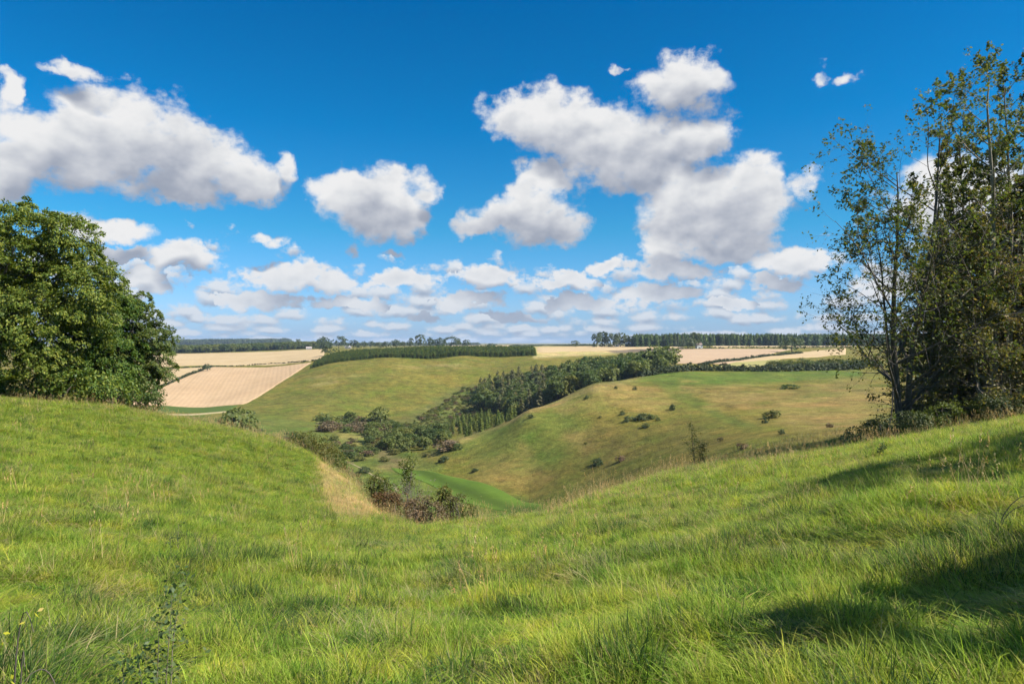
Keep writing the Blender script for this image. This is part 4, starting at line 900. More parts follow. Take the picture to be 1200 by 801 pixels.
# ---- farm buildings
def house(name, px, d, w, dp, h, rz, label, wallc, roofc, cat='farmhouse', wins=2):
    x, y = at(px, d); e = tag(empty(name, (x, y, gz(x, y)), rz), label, cat)
    def plain(nm, c):
        m, nt_ = new_mat(nm); g = N(nt_, 'ShaderNodeNewGeometry'); n = noise_n(nt_, g.outputs['Position'], 1.5, 4)
        cc = ramp(nt_, n, [(.3, [q * .85 for q in c]), (.7, c)]); dd = N(nt_, 'ShaderNodeBsdfPrincipled'); L(nt_, cc, dd.inputs['Base Color']); dd.inputs['Roughness'].default_value = .85
        oo = N(nt_, 'ShaderNodeOutputMaterial'); L(nt_, dd.outputs[0], oo.inputs['Surface']); return m
    a, b, r = w / 2, dp / 2, h + dp * .45
    wv = np.array([(-a, -b, -1), (a, -b, -1), (a, b, -1), (-a, b, -1), (-a, -b, h), (a, -b, h), (a, b, h), (-a, b, h)])
    me = bpy.data.meshes.new('wall'); me.from_pydata([tuple(v) for v in wv] + [(-a, 0, r), (a, 0, r)], [], [(0, 1, 5, 4), (2, 3, 7, 6), (1, 2, 6, 9, 5), (3, 0, 4, 8, 7)]); me.materials.append(plain(name + '_wall', wallc)); obj('wall', me, e)
    o_ = .35; me = bpy.data.meshes.new('roof'); k = .45; e1 = h - o_ * k * 1.9
    V = []; Fc = []
    for s in (-1, 1):
        q = len(V); V += [(-a - o_, s * (b + o_), h + .05 - o_ * .9), (a + o_, s * (b + o_), h + .05 - o_ * .9), (a + o_, 0, r + .1), (-a - o_, 0, r + .1), (-a - o_, s * (b + o_), h + .25 - o_ * .9), (a + o_, s * (b + o_), h + .25 - o_ * .9), (a + o_, 0, r + .3), (-a - o_, 0, r + .3)]
        Fc += [tuple(q + i for i in f) for f in ((0, 1, 2, 3), (4, 5, 6, 7), (0, 1, 5, 4), (1, 2, 6, 5), (3, 0, 4, 7))]
    me.from_pydata(V, [], Fc); me.materials.append(plain(name + '_roof', roofc)); ro = obj('roof', me, e)
    if cat == 'farmhouse':
        bm = bmesh.new(); bmesh.ops.create_cube(bm, size=1, matrix=Matrix.Translation((a * .7, 0, r + .7)) @ Matrix.Diagonal((.8, .6, 1.8, 1))); me = bpy.data.meshes.new('chimney'); bm.to_mesh(me); bm.free(); me.materials.append(bpy.data.materials[name + '_roof']); obj('chimney', me, ro)
    g = plain(name + '_glass', (.04, .045, .05))
    for i in range(wins):
        for fl in range(2 if cat == 'farmhouse' else 1):
            wx = -a + w * (i + .5) / wins; wz = 1.2 + fl * 2.4
            bm = bmesh.new(); bmesh.ops.create_cube(bm, size=1, matrix=Matrix.Translation((wx, -b - .02, wz + .5)) @ Matrix.Diagonal((1.0 if cat == 'farmhouse' else 2.2, .12, 1.1, 1))); me = bpy.data.meshes.new('window'); bm.to_mesh(me); bm.free(); me.materials.append(g); obj('window', me, e)
house('farmhouse', 819, 800, 7, 5, 3.6, .25, 'small white farmhouse among dark trees on the right ridge', (.75, .74, .70), (.22, .16, .13), wins=3)
house('barn', 723, 905, 5, 5, 3, -.2, 'white building half hidden under the tall skyline clump', (.75, .74, .70), (.25, .2, .18), 'barn', 1)
house('barn', 408, 1060, 9, 6, 1.6, .1, 'pale barn among the left skyline trees', (.42, .40, .36), (.34, .32, .30), 'barn', 2)
house('barn', 362, 1060, 8, 5, 1.6, .3, 'smaller pale barn left of the wide dark skyline tree', (.42, .40, .36), (.36, .3, .27), 'barn', 2)
# ------------------------------------------------------------------ the near grass
def grass_mat(name, stops, straw, patch_lo=.50, patch_hi=.70, trans=.48):
    m, nt = new_mat(name)
    g = N(nt, 'ShaderNodeNewGeometry'); oi = N(nt, 'ShaderNodeObjectInfo')
    c = ramp(nt, g.outputs['Random Per Island'], stops)
    n = noise_n(nt, g.outputs['Position'], .42, 4, .6); n2 = noise_n(nt, g.outputs['Position'], 1.9, 3, .6)
    c = mixc(nt, 1.0, c, ramp(nt, n2, [(.32, (.36, .56, .50)), (.44, (.85, .97, .92)), (.55, (1.08, 1.03, 1)), (.68, (1.6, 1.25, 1.1))]), 'MULTIPLY')
    pf = N(nt, 'ShaderNodeMapRange'); L(nt, n, pf.inputs[0]); pf.inputs[1].default_value = patch_lo; pf.inputs[2].default_value = patch_hi; pf.inputs[3].default_value = .05; pf.inputs[4].default_value = .42
    k = math_n(nt, 'LESS_THAN', math_n(nt, 'FRACT', math_n(nt, 'MULTIPLY', g.outputs['Random Per Island'], 37.7)), pf.outputs[0])
    c = mixc(nt, k, c, straw)
    v = math_n(nt, 'MULTIPLY_ADD', oi.outputs['Random'], .5, .75)
    c = mixc(nt, 1.0, c, v, 'MULTIPLY')
    d = N(nt, 'ShaderNodeBsdfPrincipled'); L(nt, c, d.inputs['Base Color']); d.inputs['Roughness'].default_value = .6; d.inputs['Specular IOR Level'].default_value = .12
    t = N(nt, 'ShaderNodeBsdfTranslucent'); L(nt, mixc(nt, 1.0, c, (1.15, 1.15, .7), 'MULTIPLY'), t.inputs['Color'])
    mx = N(nt, 'ShaderNodeMixShader'); mx.inputs[0].default_value = trans; L(nt, d.outputs[0], mx.inputs[1]); L(nt, t.outputs[0], mx.inputs[2])
    o = N(nt, 'ShaderNodeOutputMaterial'); L(nt, mx.outputs[0], o.inputs['Surface'])
    return m
M_GRASS = grass_mat('grass_blade', [(0, (.115, .180, .021)), (.5, (.228, .312, .031)), (.85, (.315, .385, .047)), (1, (.38, .39, .09))], (.34, .28, .10))
M_DEEP = grass_mat('grass_deep', [(0, (.035, .070, .018)), (.6, (.060, .105, .026)), (1, (.10, .15, .04))], (.24, .22, .09))
M_MAT = grass_mat('grass_mat_pale', [(0, (.22, .24, .07)), (.6, (.31, .29, .11)), (1, (.40, .34, .16))], (.42, .34, .17))
M_DRY = grass_mat('grass_stalk', [(0, (.30, .215, .09)), (.6, (.41, .285, .13)), (1, (.48, .35, .19))], (.40, .28, .13), trans=.25)
def blades(rng, n, rad, lmin, lmax, wid, tilt, bend, segs=4, lean=(0, 0)):
    V = []; Fq = []; c = 0
    for b in range(n):
        r = rad * math.sqrt(rng.random()); a = rng.random() * 6.283; p = np.array((r * math.cos(a), r * math.sin(a), -.03))
        az = a + rng.normal() * .9; ln = rng.uniform(lmin, lmax); th = abs(rng.normal()) * tilt + .06; w = wid * rng.uniform(.7, 1.3); be = rng.uniform(.3, 1.0) * bend
        hd = unit(np.array((math.cos(az) + lean[0], math.sin(az) + lean[1], 0)) + 1e-6); sd = np.array((-hd[1], hd[0], 0)); q = p.copy()
        for s in range(segs + 1):
            k = s / segs; ww = w * (1 - k ** 1.6) * .5 + .0004
            V += [q - sd * ww, q + sd * ww]
            ang = th + be * (k + .5 / segs); q = q + (hd * math.sin(ang) + np.array((0, 0, math.cos(ang)))) * ln / segs
        for s in range(segs): Fq.append((c + 2 * s, c + 2 * s + 1, c + 2 * s + 3, c + 2 * s + 2))
        c += 2 * (segs + 1)
    return np.array(V), np.array(Fq)
def tuft(name, seed, n=26, rad=.11, lmin=.16, lmax=.46, wid=.0075, tilt=.35, bend=1.5, mat=None, segs=4, lean=(-.25, 0)):
    rng = np.random.default_rng(seed); v, f = blades(rng, n, rad, lmin, lmax, wid, tilt, bend, segs, lean); return mesh_np(name, v, f, mat or M_GRASS)
def stalks(name, seed, n=7):
    """dry flowering stems with feathery heads"""
    rng = np.random.default_rng(seed); v, f = blades(rng, n, .13, .42, .72, .0045, .16, .45, 4, (-.2, 0)); V = [v]; Fq = [f]; c = len(v)
    for b in range(n):
        tip = v[(b + 1) * 10 - 1]; m = 9; q = tip + np.c_[rng.normal(size=m) * .008, rng.normal(size=m) * .008, -np.linspace(0, .12, m)]
        lv = leaf_quads(q, .018, rng.normal(size=(m, 3)), rng, .35, np.tile((0, 0, 1.), (m, 1))); V.append(lv); Fq.append(np.arange(len(lv)).reshape(-1, 4) + c); c += len(lv)
    return mesh_np(name, np.concatenate(V), np.concatenate(Fq), M_DRY)
TUFTS = [tuft('tuft', 400 + i, 40, .12, .09, .27, .0062, .45, 1.6, lean=(-.1, 0)) for i in range(5)] + [tuft('tuft_flop', 410 + i, 44, .15, .14, .36, .0065, .8, 2.3, lean=(0, 0)) for i in range(4)] + [tuft('tuft_low', 420 + i, 44, .15, .05, .15, .0065, .6, 1.2, lean=(0, 0)) for i in range(4)]
STALK = [stalks('stalk', 430 + i) for i in range(4)]
# what of the near ground can be seen: compare each ring with the nearest rings before it
_col = (TH > math.radians(-43)) & (TH < math.radians(43))
_spy = CY + F * (EYE_Z - GZ) / np.maximum(GY, .3)
_spy[:, RR < 2.0] = 5000
_run = np.minimum.accumulate(_spy, axis=1)
def seen(x, y, margin):
    th = np.arctan2(x, y); lr = np.log(np.hypot(x, y)); i = np.clip(np.searchsorted(TH, th), 0, len(TH) - 1); j = np.clip(((lr - LR[0]) / _dlr).astype(int), 0, len(LR) - 1)
    return _spy[i, j] <= _run[i, j] + margin
def scatter(n, r0, r1, power, seed, margin_h=.5, a0=-41, a1=41):
    rng = np.random.default_rng(seed); u = rng.random(n)
    e = 2 - power; r = (r0 ** e + u * (r1 ** e - r0 ** e)) ** (1 / e); th = rng.uniform(math.radians(a0), math.radians(a1), n)
    x = r * np.sin(th); y = r * np.cos(th); ok = (seen(x, y, margin_h / np.maximum(y, .5) * F) & (y > 1.0)) if a1 - a0 < 90 and max(abs(a0), abs(a1)) < 45 else (r > 1.0)
    return x[ok], y[ok], np.hypot(x[ok], y[ok]), rng
def straw_zone(x, y):
    px = CX + F * x / y; py = CY + F * (EYE_Z - ground(x, y)) / y
    a = sstep(-6, 10, poly_sd(px, py, [(364, 533), (378, 531), (402, 547), (429, 566), (449, 584), (478, 606), (394, 616), (374, 586)]))
    b = sstep(-14, 14, poly_sd(px, py, [(455, 598), (640, 590), (800, 541), (1000, 504), (1200, 470), (1200, 500), (1000, 526), (800, 566), (640, 616), (455, 620)])) * .8
    c = sstep(-5, 5, poly_sd(px, py, [(0, 455), (190, 476), (330, 506), (400, 545), (330, 524), (190, 492), (0, 472)])) * .7
    return a, b, c
def lay(name, n, r0, r1, power, seed, sources, label, sc, tall, keep=None, tilt=.12, weights=None, a0=-41, a1=41):
    x, y, r, rng = scatter(n, r0, r1, power, seed, .5, a0, a1)
    if keep is not None:
        k = keep(x, y, r, rng); x, y, r = x[k], y[k], r[k]
    n = len(x); z = ground(x, y); s = sc(r) * rng.uniform(.75, 1.3, n); clump = .25 + 1.6 * sstep(.25, .75, fbm(x / .55, y / .55, 3, 71)); hh = tall(r) * clump * rng.uniform(.75, 1.25, n)
    rot = np.c_[rng.normal(size=n) * tilt, rng.normal(size=n) * tilt, rng.random(n) * 6.283]
    idx = rng.choice(len(sources), n, p=weights)
    print(name, n)
    return points_obj(name, np.c_[x, y, z], rot, np.c_[s, s, s * hh], idx, sources, label, 'grass', name + '_source_%d' % seed)
def keep_green(x, y, r, rng):
    a, b, c = straw_zone(x, y); return rng.random(len(x)) > a * .93 + c * .2
lay('meadow_grass', 150000, 2.1, 75, 1.12, 501, TUFTS, 'long lush green pasture grass covering the near slope', lambda r: .62 + .022 * r, lambda r: .80 / (1 + .014 * r), keep_green)
for sd_, s0_, s1_ in ((511, 41, 120), (512, -120, -41)):
    lay('meadow_grass', 26000, 1.2, 34, 1.1, sd_, TUFTS, 'long pasture grass just %s of the framed slope' % ('right' if s0_ > 0 else 'left'), lambda r: .75 + .022 * r, lambda r: .80 / (1 + .014 * r), None, .12, None, s0_, s1_)
def keep_dry(x, y, r, rng):
    a, b, c = straw_zone(x, y); p = .02 + .20 * sstep(.52, .72, fbm(x / 2.6, y / 2.6, 3, 55)); return rng.random(len(x)) < np.clip(p * .9 + a * 1.0 + b * .95 + c * .9, 0, 1)
lay('seeding_grass', 11000, 7.0, 75, 1.0, 502, STALK, 'dry straw coloured flowering grass stalks among the green grass', lambda r: .62 + .014 * r, lambda r: .8 / (1 + .014 * r), keep_dry)
def keep_deep(x, y, r, rng):
    a, b, c = straw_zone(x, y); return (rng.random(len(x)) < sstep(.53, .62, fbm(x / .8, y / .8, 3, 91)) * .8) & (rng.random(len(x)) > a * 1.2)
DEEP = [tuft('tuft_deep', 440 + i, 36, .16, .10, .30, .008, .6, 1.5, M_DEEP, 4, (0, 0)) for i in range(3)]
lay('coarse_grass', 60000, 2.4, 60, 1.1, 503, DEEP, 'darker coarse grass tussocks scattered through the pasture', lambda r: .66 + .016 * r, lambda r: .95 / (1 + .02 * r), keep_deep)
def keep_mat(x, y, r, rng):
    a, b, c = straw_zone(x, y); return rng.random(len(x)) < np.clip(sstep(.54, .66, fbm(x / 1.0 + 40, y / 1.0, 3, 95)) * .75 + a * .5, 0, 1)
MATS = [tuft('tuft_mat', 450 + i, 40, .18, .2, .5, .005, 1.0, 2.2, M_MAT, 4, (0, 0)) for i in range(3)]
lay('flattened_grass', 26000, 2.4, 60, 1.05, 504, MATS, 'pale flattened dead grass lying in patches in the pasture', lambda r: .7 + .016 * r, lambda r: .55 / (1 + .02 * r), keep_mat)
# ---- single weeds that stand out in the near grass
M_NETTLE = foliage_mat('leaf_nettle', [(0, (.045, .075, .022)), (.6, (.075, .11, .032)), (1, (.11, .14, .05))], .3, var=.2)
M_YELLOW = foliage_mat('leaf_yellow', [(0, (.42, .36, .03)), (.6, (.52, .44, .04)), (1, (.45, .30, .10))], .4, var=.1)
def weed(name, px, py, h, seed, label, n=3, leaf=.05, mat=None, per=10, lean=(0, 0), bark=None, r0=.006):
    rng = np.random.default_rng(seed); x, y = hit(px, py, 1.6, 60); z = gz(x, y); t = Tubes(4); tips = []
    e = tag(empty(name, (x, y, z)), label, 'plant')
    for i in range(n): grow(rng, t, (rng.normal() * .05, rng.normal() * .05, -.04), (rng.normal() * .13 + lean[0], rng.normal() * .13 + lean[1], 1), h * rng.uniform(.65, 1.05), r0, 0, 1, tips, .1, .75, 11, .06, .15, .22)
    obj('stem', t.build('stem', bark or M_BARK), e); obj('foliage', quads_mesh('foliage', twig_leaves(rng, tips, per, leaf, .03, .4), mat or M_NETTLE), e)
    return e
weed('nettle', 186, 830, .7, 601, 'tallest dark nettle stem at the bottom left of the grass', 3, .017, per=14, r0=.004)
weed('nettle', 172, 838, .55, 602, 'shorter nettle leaning left beside the tallest one', 2, .016, per=12, lean=(-.25, 0), r0=.004)
weed('thistle', 205, 650, .5, 603, 'thin dark weed stem in the left grass above the tall nettle', 2, .02, per=5)
weed('thistle', 1030, 536, .5, 610, 'single dark weed upright at the shadow edge below the brambles', 2, .03)
def bramble(px, py, seed, label, arcs, leaf, yellow):
    rng = np.random.default_rng(seed); x, y = hit(px, py, 1.6, 30); z = gz(x, y); e = tag(empty('bramble_plant', (x, y, z)), label, 'plant'); t = Tubes(5); tips = []
    for dx, dy, h, bx in arcs:
        u = np.linspace(0, 1, 9)[:, None]; a = np.array((dx, dy, -.05)); c = np.array((dx + bx * .2, dy, h * 1.3)); b = np.array((dx + bx, dy - .1, h * .8)); P = a * (1 - u) ** 2 + 2 * c * u * (1 - u) + b * u ** 2
        t.add(P, .0045 * (1 - .6 * u[:, 0])); d = unit(np.gradient(P, axis=0)); tips.append((P, d))
    obj('stem', t.build('stem', M_BARKD), e)
    if yellow: obj('foliage', quads_mesh('foliage', twig_leaves(rng, tips, 5, leaf, .05, .2), M_YELLOW), e)
bramble(22, 848, 621, 'dark bramble shoots with a few yellow leaves in the bottom left corner', [(0, 0, .42, .10), (.18, .05, .30, -.12), (-.05, .02, .62, .18)], .016, True)
bramble(1166, 628, 622, 'bare arching bramble twig at the right edge of the grass', [(0, 0, .42, .55), (.05, .05, .3, .42)], .02, False)
# ------------------------------------------------------------------ the summer air
m, nt = new_mat('summer_haze')
pvn = N(nt, 'ShaderNodeVolumePrincipled'); pvn.inputs['Density'].default_value = 6.5e-5; pvn.inputs['Color'].default_value = (.62, .78, 1.0, 1); pvn.inputs['Anisotropy'].default_value = .1
o_ = N(nt, 'ShaderNodeOutputMaterial'); L(nt, pvn.outputs[0], o_.inputs['Volume'])
_zl, _zh = float(GZ.min()) - 1.0, 40.0
bm = bmesh.new(); bmesh.ops.create_cube(bm, size=1, matrix=Matrix.Translation((0, 0, (_zl + _zh) / 2)) @ Matrix.Diagonal((19000, 19000, _zh - _zl, 1)))
me = bpy.data.meshes.new('haze'); bm.to_mesh(me); bm.free(); me.materials.append(m)
tag(obj('haze', me), 'pale summer haze veiling the far woods', 'haze', kind='stuff')
# ------------------------------------------------------------------ sky: physical sky, deepened low down as through a polariser, brightened overhead for added fill, with cumulus as part of the sky itself
EXPOSURE = 1.12
world = bpy.data.worlds.new('World'); scene.world = world; world.use_nodes = True
nt = world.node_tree; nt.nodes.clear()
sky = N(nt, 'ShaderNodeTexSky', sky_type='NISHITA', sun_disc=False, sun_elevation=SUN_EL, sun_rotation=SUN_AZ, altitude=100, air_density=1.0, dust_density=.4, ozone_density=2.5)
tcw = N(nt, 'ShaderNodeTexCoord'); dirv = tcw.outputs['Generated']
sx = N(nt, 'ShaderNodeSeparateXYZ'); L(nt, dirv, sx.inputs[0])
az = math_n(nt, 'ARCTAN2', sx.outputs['X'], sx.outputs['Y']); el = math_n(nt, 'ARCSINE', sx.outputs['Z'])
pv = N(nt, 'ShaderNodeCombineXYZ'); L(nt, az, pv.inputs[0]); L(nt, el, pv.inputs[1])
deep = ramp(nt, el, [(0.0, (.26, .39, .74)), (.05, (.30, .46, .72)), (.16, (.105, .45, .615)), (.30, (.015, .395, .63)), (.48, (.001, .34, .60)), (.56, (.05, .40, .62)), (.85, (.95, 1.05, 1.1)), (1.0, (1.2, 1.2, 1.2))])  # highest stops lift the unseen sky above the frame to add fill light
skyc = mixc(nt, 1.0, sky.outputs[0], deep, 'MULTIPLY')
def sph(px, py):
    u = (px - CX) / F; v = (CY - py) / F
    return math.atan(u), math.atan(v * math.cos(math.atan(u)))
# cumulus, each given by heading, height above the horizon, half width and half height (read off as picture distances)
CL = [(70, 172, 92, 44), (150, 160, 92, 56), (225, 188, 78, 44), (285, 205, 55, 28), (8, 195, 60, 38), (215, 222, 62, 22), (98, 78, 44, 16, .55), (58, 78, 30, 10, .4), (338, 190, 17, 22, .7), (2, 112, 18, 28, .7),
      (440, 236, 60, 42), (412, 222, 44, 24), (478, 250, 24, 30), (498, 214, 32, 28, .5),
      (618, 252, 62, 36), (655, 262, 36, 22), (570, 262, 34, 16), (640, 212, 34, 22),
      (625, 140, 58, 36), (690, 155, 80, 44), (740, 178, 80, 46), (815, 160, 46, 34), (798, 98, 54, 34), (765, 196, 60, 30),
      (830, 240, 86, 52), (878, 236, 44, 48), (800, 268, 52, 26), (780, 296, 34, 16), (860, 285, 60, 20),
      (725, 73, 11, 8, .42), (962, 86, 14, 14, .40), (988, 88, 20, 12, .40), (940, 213, 32, 18, .55),
      (215, 306, 42, 20), (310, 276, 26, 10, .6), (125, 268, 55, 17), (150, 300, 38, 10), (165, 330, 46, 16), (335, 322, 56, 18), (390, 328, 36, 14), (570, 324, 46, 16), (665, 330, 42, 13), (714, 311, 26, 11), (788, 318, 55, 15),
      (928, 304, 52, 18), (908, 331, 32, 10), (472, 330, 46, 10), (545, 353, 44, 10), (465, 296, 18, 8, .5), (412, 290, 12, 11, .45), (1120, 230, 90, 46), (1180, 280, 80, 36), (1050, 330, 60, 18), (300, 350, 60, 12), (410, 352, 46, 9), (680, 356, 50, 10), (770, 346, 60, 11), (860, 358, 44, 8), (500, 372, 20, 6), (600, 370, 40, 6),
      (-120, 200, 120, 60), (1350, 150, 130, 70)]
def cumulus_group(name, lst):
    gt = bpy.data.node_groups.new(name, 'ShaderNodeTree')
    gt.interface.new_socket('P', in_out='INPUT', socket_type='NodeSocketVector'); gt.interface.new_socket('D', in_out='OUTPUT', socket_type='NodeSocketFloat')
    gi = gt.nodes.new('NodeGroupInput'); go = gt.nodes.new('NodeGroupOutput'); acc = None
    for (px, py, rx, ry, *wt) in lst:
        a0, e0 = sph(px, py); a1, _ = sph(px + rx, py); _, e1 = sph(px, py - ry); ra = (a1 - a0) * 1.12; re = (e1 - e0) * 1.12
        q = vmath(gt, 'MULTIPLY_ADD', gi.outputs[0], (1 / ra, 1 / re, 0)); q.inputs[2].default_value = (-a0 / ra, -e0 / re, 0)
        dd = vmath(gt, 'DOT_PRODUCT', q.outputs[0], q.outputs[0])
        w = math_n(gt, 'SUBTRACT', wt[0] if wt else 1.0, dd.outputs['Value'])
        acc = w if acc is None else math_n(gt, 'SMOOTH_MAX', acc, w, .25)
    L(gt, acc, go.inputs[0]); return gt
G_ALL = cumulus_group('cumulus', CL)
# the body of the larger clouds, for telling their sunny tops from their shaded bases
BODY = [(75, 175, 105, 50), (170, 165, 110, 62), (255, 198, 80, 44), (5, 195, 62, 42), (95, 80, 40, 17), (338, 190, 15, 22), (440, 236, 68, 46), (496, 220, 26, 26), (620, 246, 80, 46),
        (640, 148, 80, 46), (725, 168, 100, 58), (815, 165, 48, 38), (798, 98, 56, 38), (835, 246, 98, 62), (800, 292, 70, 22), (975, 88, 28, 12), (940, 213, 30, 17), (725, 73, 9, 7),
        (215, 306, 46, 22), (310, 276, 24, 9), (130, 280, 60, 28), (165, 330, 48, 18), (350, 325, 74, 20), (570, 324, 50, 18), (665, 330, 46, 15), (714, 311, 28, 12), (788, 318, 60, 17), (928, 306, 56, 21), (908, 331, 34, 12), (472, 330, 50, 11), (545, 353, 48, 11), (1140, 250, 110, 66), (1050, 330, 60, 18), (300, 350, 62, 13), (410, 352, 48, 10), (680, 356, 52, 11), (770, 346, 62, 12), (860, 358, 46, 9)]
G_BODY = cumulus_group('cumulus_body', BODY)
def cum(v, grp=None):
    g = nt.nodes.new('ShaderNodeGroup'); g.node_tree = grp or G_ALL; L(nt, v, g.inputs[0]); return g.outputs[0]
# billows: distort the outlines with fractal noise, finer towards the horizon where the clouds are farther off
fin = N(nt, 'ShaderNodeMapRange'); L(nt, el, fin.inputs[0]); fin.inputs[1].default_value = .02; fin.inputs[2].default_value = .22; fin.inputs[3].default_value = 1.35; fin.inputs[4].default_value = 1.0
nw = N(nt, 'ShaderNodeTexNoise'); nw.inputs['Scale'].default_value = 15; nw.inputs['Detail'].default_value = 8; nw.inputs['Roughness'].default_value = .60; L(nt, pv.outputs[0], nw.inputs['Vector'])
amp = math_n(nt, 'DIVIDE', .085, fin.outputs[0])
wv = vmath(nt, 'SCALE', vmath(nt, 'SUBTRACT', nw.outputs['Color'], (.5, .5, .5)).outputs[0], scale=amp)
pw = vmath(nt, 'ADD', pv.outputs[0], wv.outputs[0])
def billow(vec):
    n = N(nt, 'ShaderNodeTexNoise'); n.inputs['Scale'].default_value = 26; n.inputs['Detail'].default_value = 7; n.inputs['Roughness'].default_value = .58; L(nt, vec, n.inputs['Vector']); return n.outputs['Fac']
sv = vmath(nt, 'MULTIPLY', pv.outputs[0], (1, 1.35, 1))
sv2 = vmath(nt, 'MULTIPLY', pv.outputs[0], (2.6, 3.6, 1))
bA = billow(sv.outputs[0]); bB = billow(sv2.outputs[0])
lw = N(nt, 'ShaderNodeMapRange'); L(nt, el, lw.inputs[0]); lw.inputs[1].default_value = .09; lw.inputs[2].default_value = .19
bm = N(nt, 'ShaderNodeMix'); L(nt, lw.outputs[0], bm.inputs[0]); L(nt, bB, bm.inputs[2]); L(nt, bA, bm.inputs[3]); b0 = bm.outputs[0]
def soft(vec):
    n = N(nt, 'ShaderNodeTexNoise'); n.inputs['Scale'].default_value = 24; n.inputs['Detail'].default_value = 3.2; n.inputs['Roughness'].default_value = .5; L(nt, vec, n.inputs['Vector']); return n.outputs['Fac']
s0 = soft(sv.outputs[0]); s1 = soft(vmath(nt, 'ADD', sv.outputs[0], (-.006, .018, 0)).outputs[0])
d0 = cum(pw.outputs[0])
nl = N(nt, 'ShaderNodeTexNoise'); nl.inputs['Scale'].default_value = 15; nl.inputs['Detail'].default_value = 2.0; nl.inputs['Roughness'].default_value = .5; L(nt, pv.outputs[0], nl.inputs['Vector'])
ps = vmath(nt, 'ADD', pv.outputs[0], vmath(nt, 'SCALE', vmath(nt, 'SUBTRACT', nl.outputs['Color'], (.5, .5, .5)).outputs[0], scale=amp).outputs[0]).outputs[0]
e0 = cum(ps, G_BODY); e1 = cum(vmath(nt, 'ADD', ps, (-.004, .028, 0)).outputs[0], G_BODY)
# far cloud streets near the horizon
zz = math_n(nt, 'ADD', math_n(nt, 'MAXIMUM', sx.outputs['Z'], 0.0), .035)
def street(off):
    lg = math_n(nt, 'MULTIPLY', math_n(nt, 'LOGARITHM', math_n(nt, 'ADD', zz, off), 2.718), 4.4); cv = N(nt, 'ShaderNodeCombineXYZ')
    L(nt, math_n(nt, 'MULTIPLY', az, 23.0), cv.inputs[0]); L(nt, lg, cv.inputs[1])
    wq = vmath(nt, 'ADD', cv.outputs[0], vmath(nt, 'SCALE', vmath(nt, 'SUBTRACT', nw.outputs['Color'], (.5, .5, .5)).outputs[0], scale=1.1).outputs[0])
    vo = N(nt, 'ShaderNodeTexVoronoi', feature='SMOOTH_F1'); vo.inputs['Scale'].default_value = 1.0; vo.inputs['Smoothness'].default_value = .35; vo.inputs['Randomness'].default_value = 1.0; L(nt, wq.outputs[0], vo.inputs['Vector'])
    return math_n(nt, 'SUBTRACT', 1.0, vo.outputs['Distance'])
st0 = street(0.0); st1 = street(.0075); sdiff = math_n(nt, 'SUBTRACT', st0, st1)
st = math_n(nt, 'ADD', st0, math_n(nt, 'MULTIPLY', math_n(nt, 'SUBTRACT', bB, .5), .9))
low = ramp(nt, el, [(0.0, (.74, .74, .74)), (.05, (.71, .71, .71)), (.095, (.62, .62, .62)), (.13, (.42, .42, .42)), (.175, (0, 0, 0))])
sd_ = math_n(nt, 'MULTIPLY', math_n(nt, 'SUBTRACT', math_n(nt, 'ADD', st, low), 1.10), 3.2)
dens = math_n(nt, 'ADD', d0, math_n(nt, 'MULTIPLY', math_n(nt, 'SUBTRACT', b0, .5), 2.1))
mr = N(nt, 'ShaderNodeMapRange', interpolation_type='SMOOTHSTEP'); L(nt, dens, mr.inputs[0]); mr.inputs[1].default_value = -.14; mr.inputs[2].default_value = .62
mr2 = N(nt, 'ShaderNodeMapRange', interpolation_type='SMOOTHSTEP'); L(nt, sd_, mr2.inputs[0]); mr2.inputs[1].default_value = -.2; mr2.inputs[2].default_value = .95; mr2.inputs[4].default_value = .9
alpha = math_n(nt, 'MAXIMUM', mr.outputs[0], mr2.outputs[0])
gr = N(nt, 'ShaderNodeClamp'); L(nt, math_n(nt, 'SUBTRACT', e0, e1), gr.inputs[0]); gr.inputs[1].default_value = -.55; gr.inputs[2].default_value = .55
sh = math_n(nt, 'ADD', math_n(nt, 'MULTIPLY', gr.outputs[0], .72), math_n(nt, 'MULTIPLY', math_n(nt, 'SUBTRACT', s0, s1), .6))
sh2 = math_n(nt, 'MULTIPLY', sdiff, 1.5)
usest = math_n(nt, 'GREATER_THAN', mr2.outputs[0], mr.outputs[0])
shm = N(nt, 'ShaderNodeMix'); L(nt, usest, shm.inputs[0]); L(nt, sh, shm.inputs[2]); L(nt, sh2, shm.inputs[3])
# thick middles are greyer than the edges
thick = N(nt, 'ShaderNodeMapRange'); L(nt, e0, thick.inputs[0]); thick.inputs[1].default_value = .3; thick.inputs[2].default_value = 1.1; thick.inputs[3].default_value = 0; thick.inputs[4].default_value = -.24
shade = math_n(nt, 'ADD', math_n(nt, 'ADD', shm.outputs[0], .73), thick.outputs[0], clamp=True)
ccol = ramp(nt, shade, [(0.0, (.25, .295, .39)), (.35, (.36, .40, .485)), (.62, (.57, .595, .65)), (.82, (.74, .755, .78)), (1.0, (.86, .86, .865))])
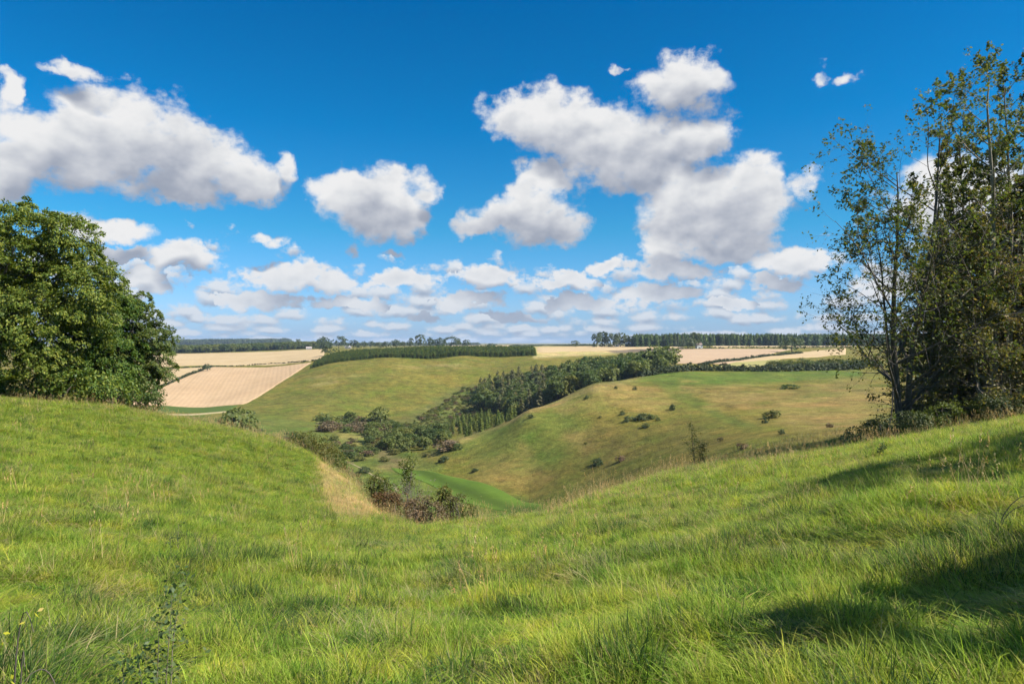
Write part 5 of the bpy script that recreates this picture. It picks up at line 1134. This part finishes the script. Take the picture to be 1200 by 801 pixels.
# distance veils the low clouds
veil = ramp(nt, el, [(0.0, (.36, .46, .62)), (.05, (.42, .52, .66)), (.14, (1, 1, 1))])
vf = N(nt, 'ShaderNodeMapRange'); L(nt, el, vf.inputs[0]); vf.inputs[1].default_value = .0; vf.inputs[2].default_value = .13; vf.inputs[3].default_value = .5; vf.inputs[4].default_value = 0
ccol = mixc(nt, vf.outputs[0], ccol, (.42, .53, .69))
ccol = vmath(nt, 'SCALE', ccol, scale=10.0 / 2 ** EXPOSURE).outputs[0]
fw = N(nt, 'ShaderNodeMapRange'); L(nt, sx.outputs['Z'], fw.inputs[0]); fw.inputs[1].default_value = -.005; fw.inputs[2].default_value = .004
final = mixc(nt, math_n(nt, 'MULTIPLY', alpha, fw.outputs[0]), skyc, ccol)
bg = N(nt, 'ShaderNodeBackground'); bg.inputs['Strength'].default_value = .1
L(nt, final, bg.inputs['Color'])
wo = N(nt, 'ShaderNodeOutputWorld'); L(nt, bg.outputs[0], wo.inputs['Surface'])
world.cycles.sampling_method = 'MANUAL'; world.cycles.sample_map_resolution = 512
# ------------------------------------------------------------------ camera, sun
cam_d = bpy.data.cameras.new('camera'); cam_d.sensor_width = 36; cam_d.lens = 24; cam_d.clip_start = .05; cam_d.clip_end = 60000
cam = link(bpy.data.objects.new('camera', cam_d)); cam.location = (0, 0, EYE_Z); cam.rotation_euler = (math.radians(90), 0, 0)
scene.camera = cam
sd = bpy.data.lights.new('sun', 'SUN'); sd.energy = 4.6; sd.angle = math.radians(.53); sd.color = (1, .95, .86)
sun = link(bpy.data.objects.new('sun', sd)); sun.location = (60, -10, 60)
sun.rotation_euler = (-SUN_DIR).to_track_quat('-Z', 'Y').to_euler()
scene.view_settings.view_transform = 'Standard'; scene.view_settings.look = 'None'; scene.view_settings.gamma = 1
scene.view_settings.use_curve_mapping = False
scene.view_settings.exposure = EXPOSURE
scene.render.engine = 'CYCLES'
cy = scene.cycles
cy.use_denoising = True; cy.denoiser = 'OPENIMAGEDENOISE'
cy.denoising_input_passes = 'RGB_ALBEDO_NORMAL'; cy.denoising_prefilter = 'ACCURATE'
cy.max_bounces = 5; cy.diffuse_bounces = 2; cy.glossy_bounces = 1; cy.transmission_bounces = 2; cy.transparent_max_bounces = 4; cy.volume_bounces = 0
cy.use_adaptive_sampling = True; cy.adaptive_threshold = .02
cy.caustics_reflective = False; cy.caustics_refractive = False
cy.sample_clamp_indirect = 6
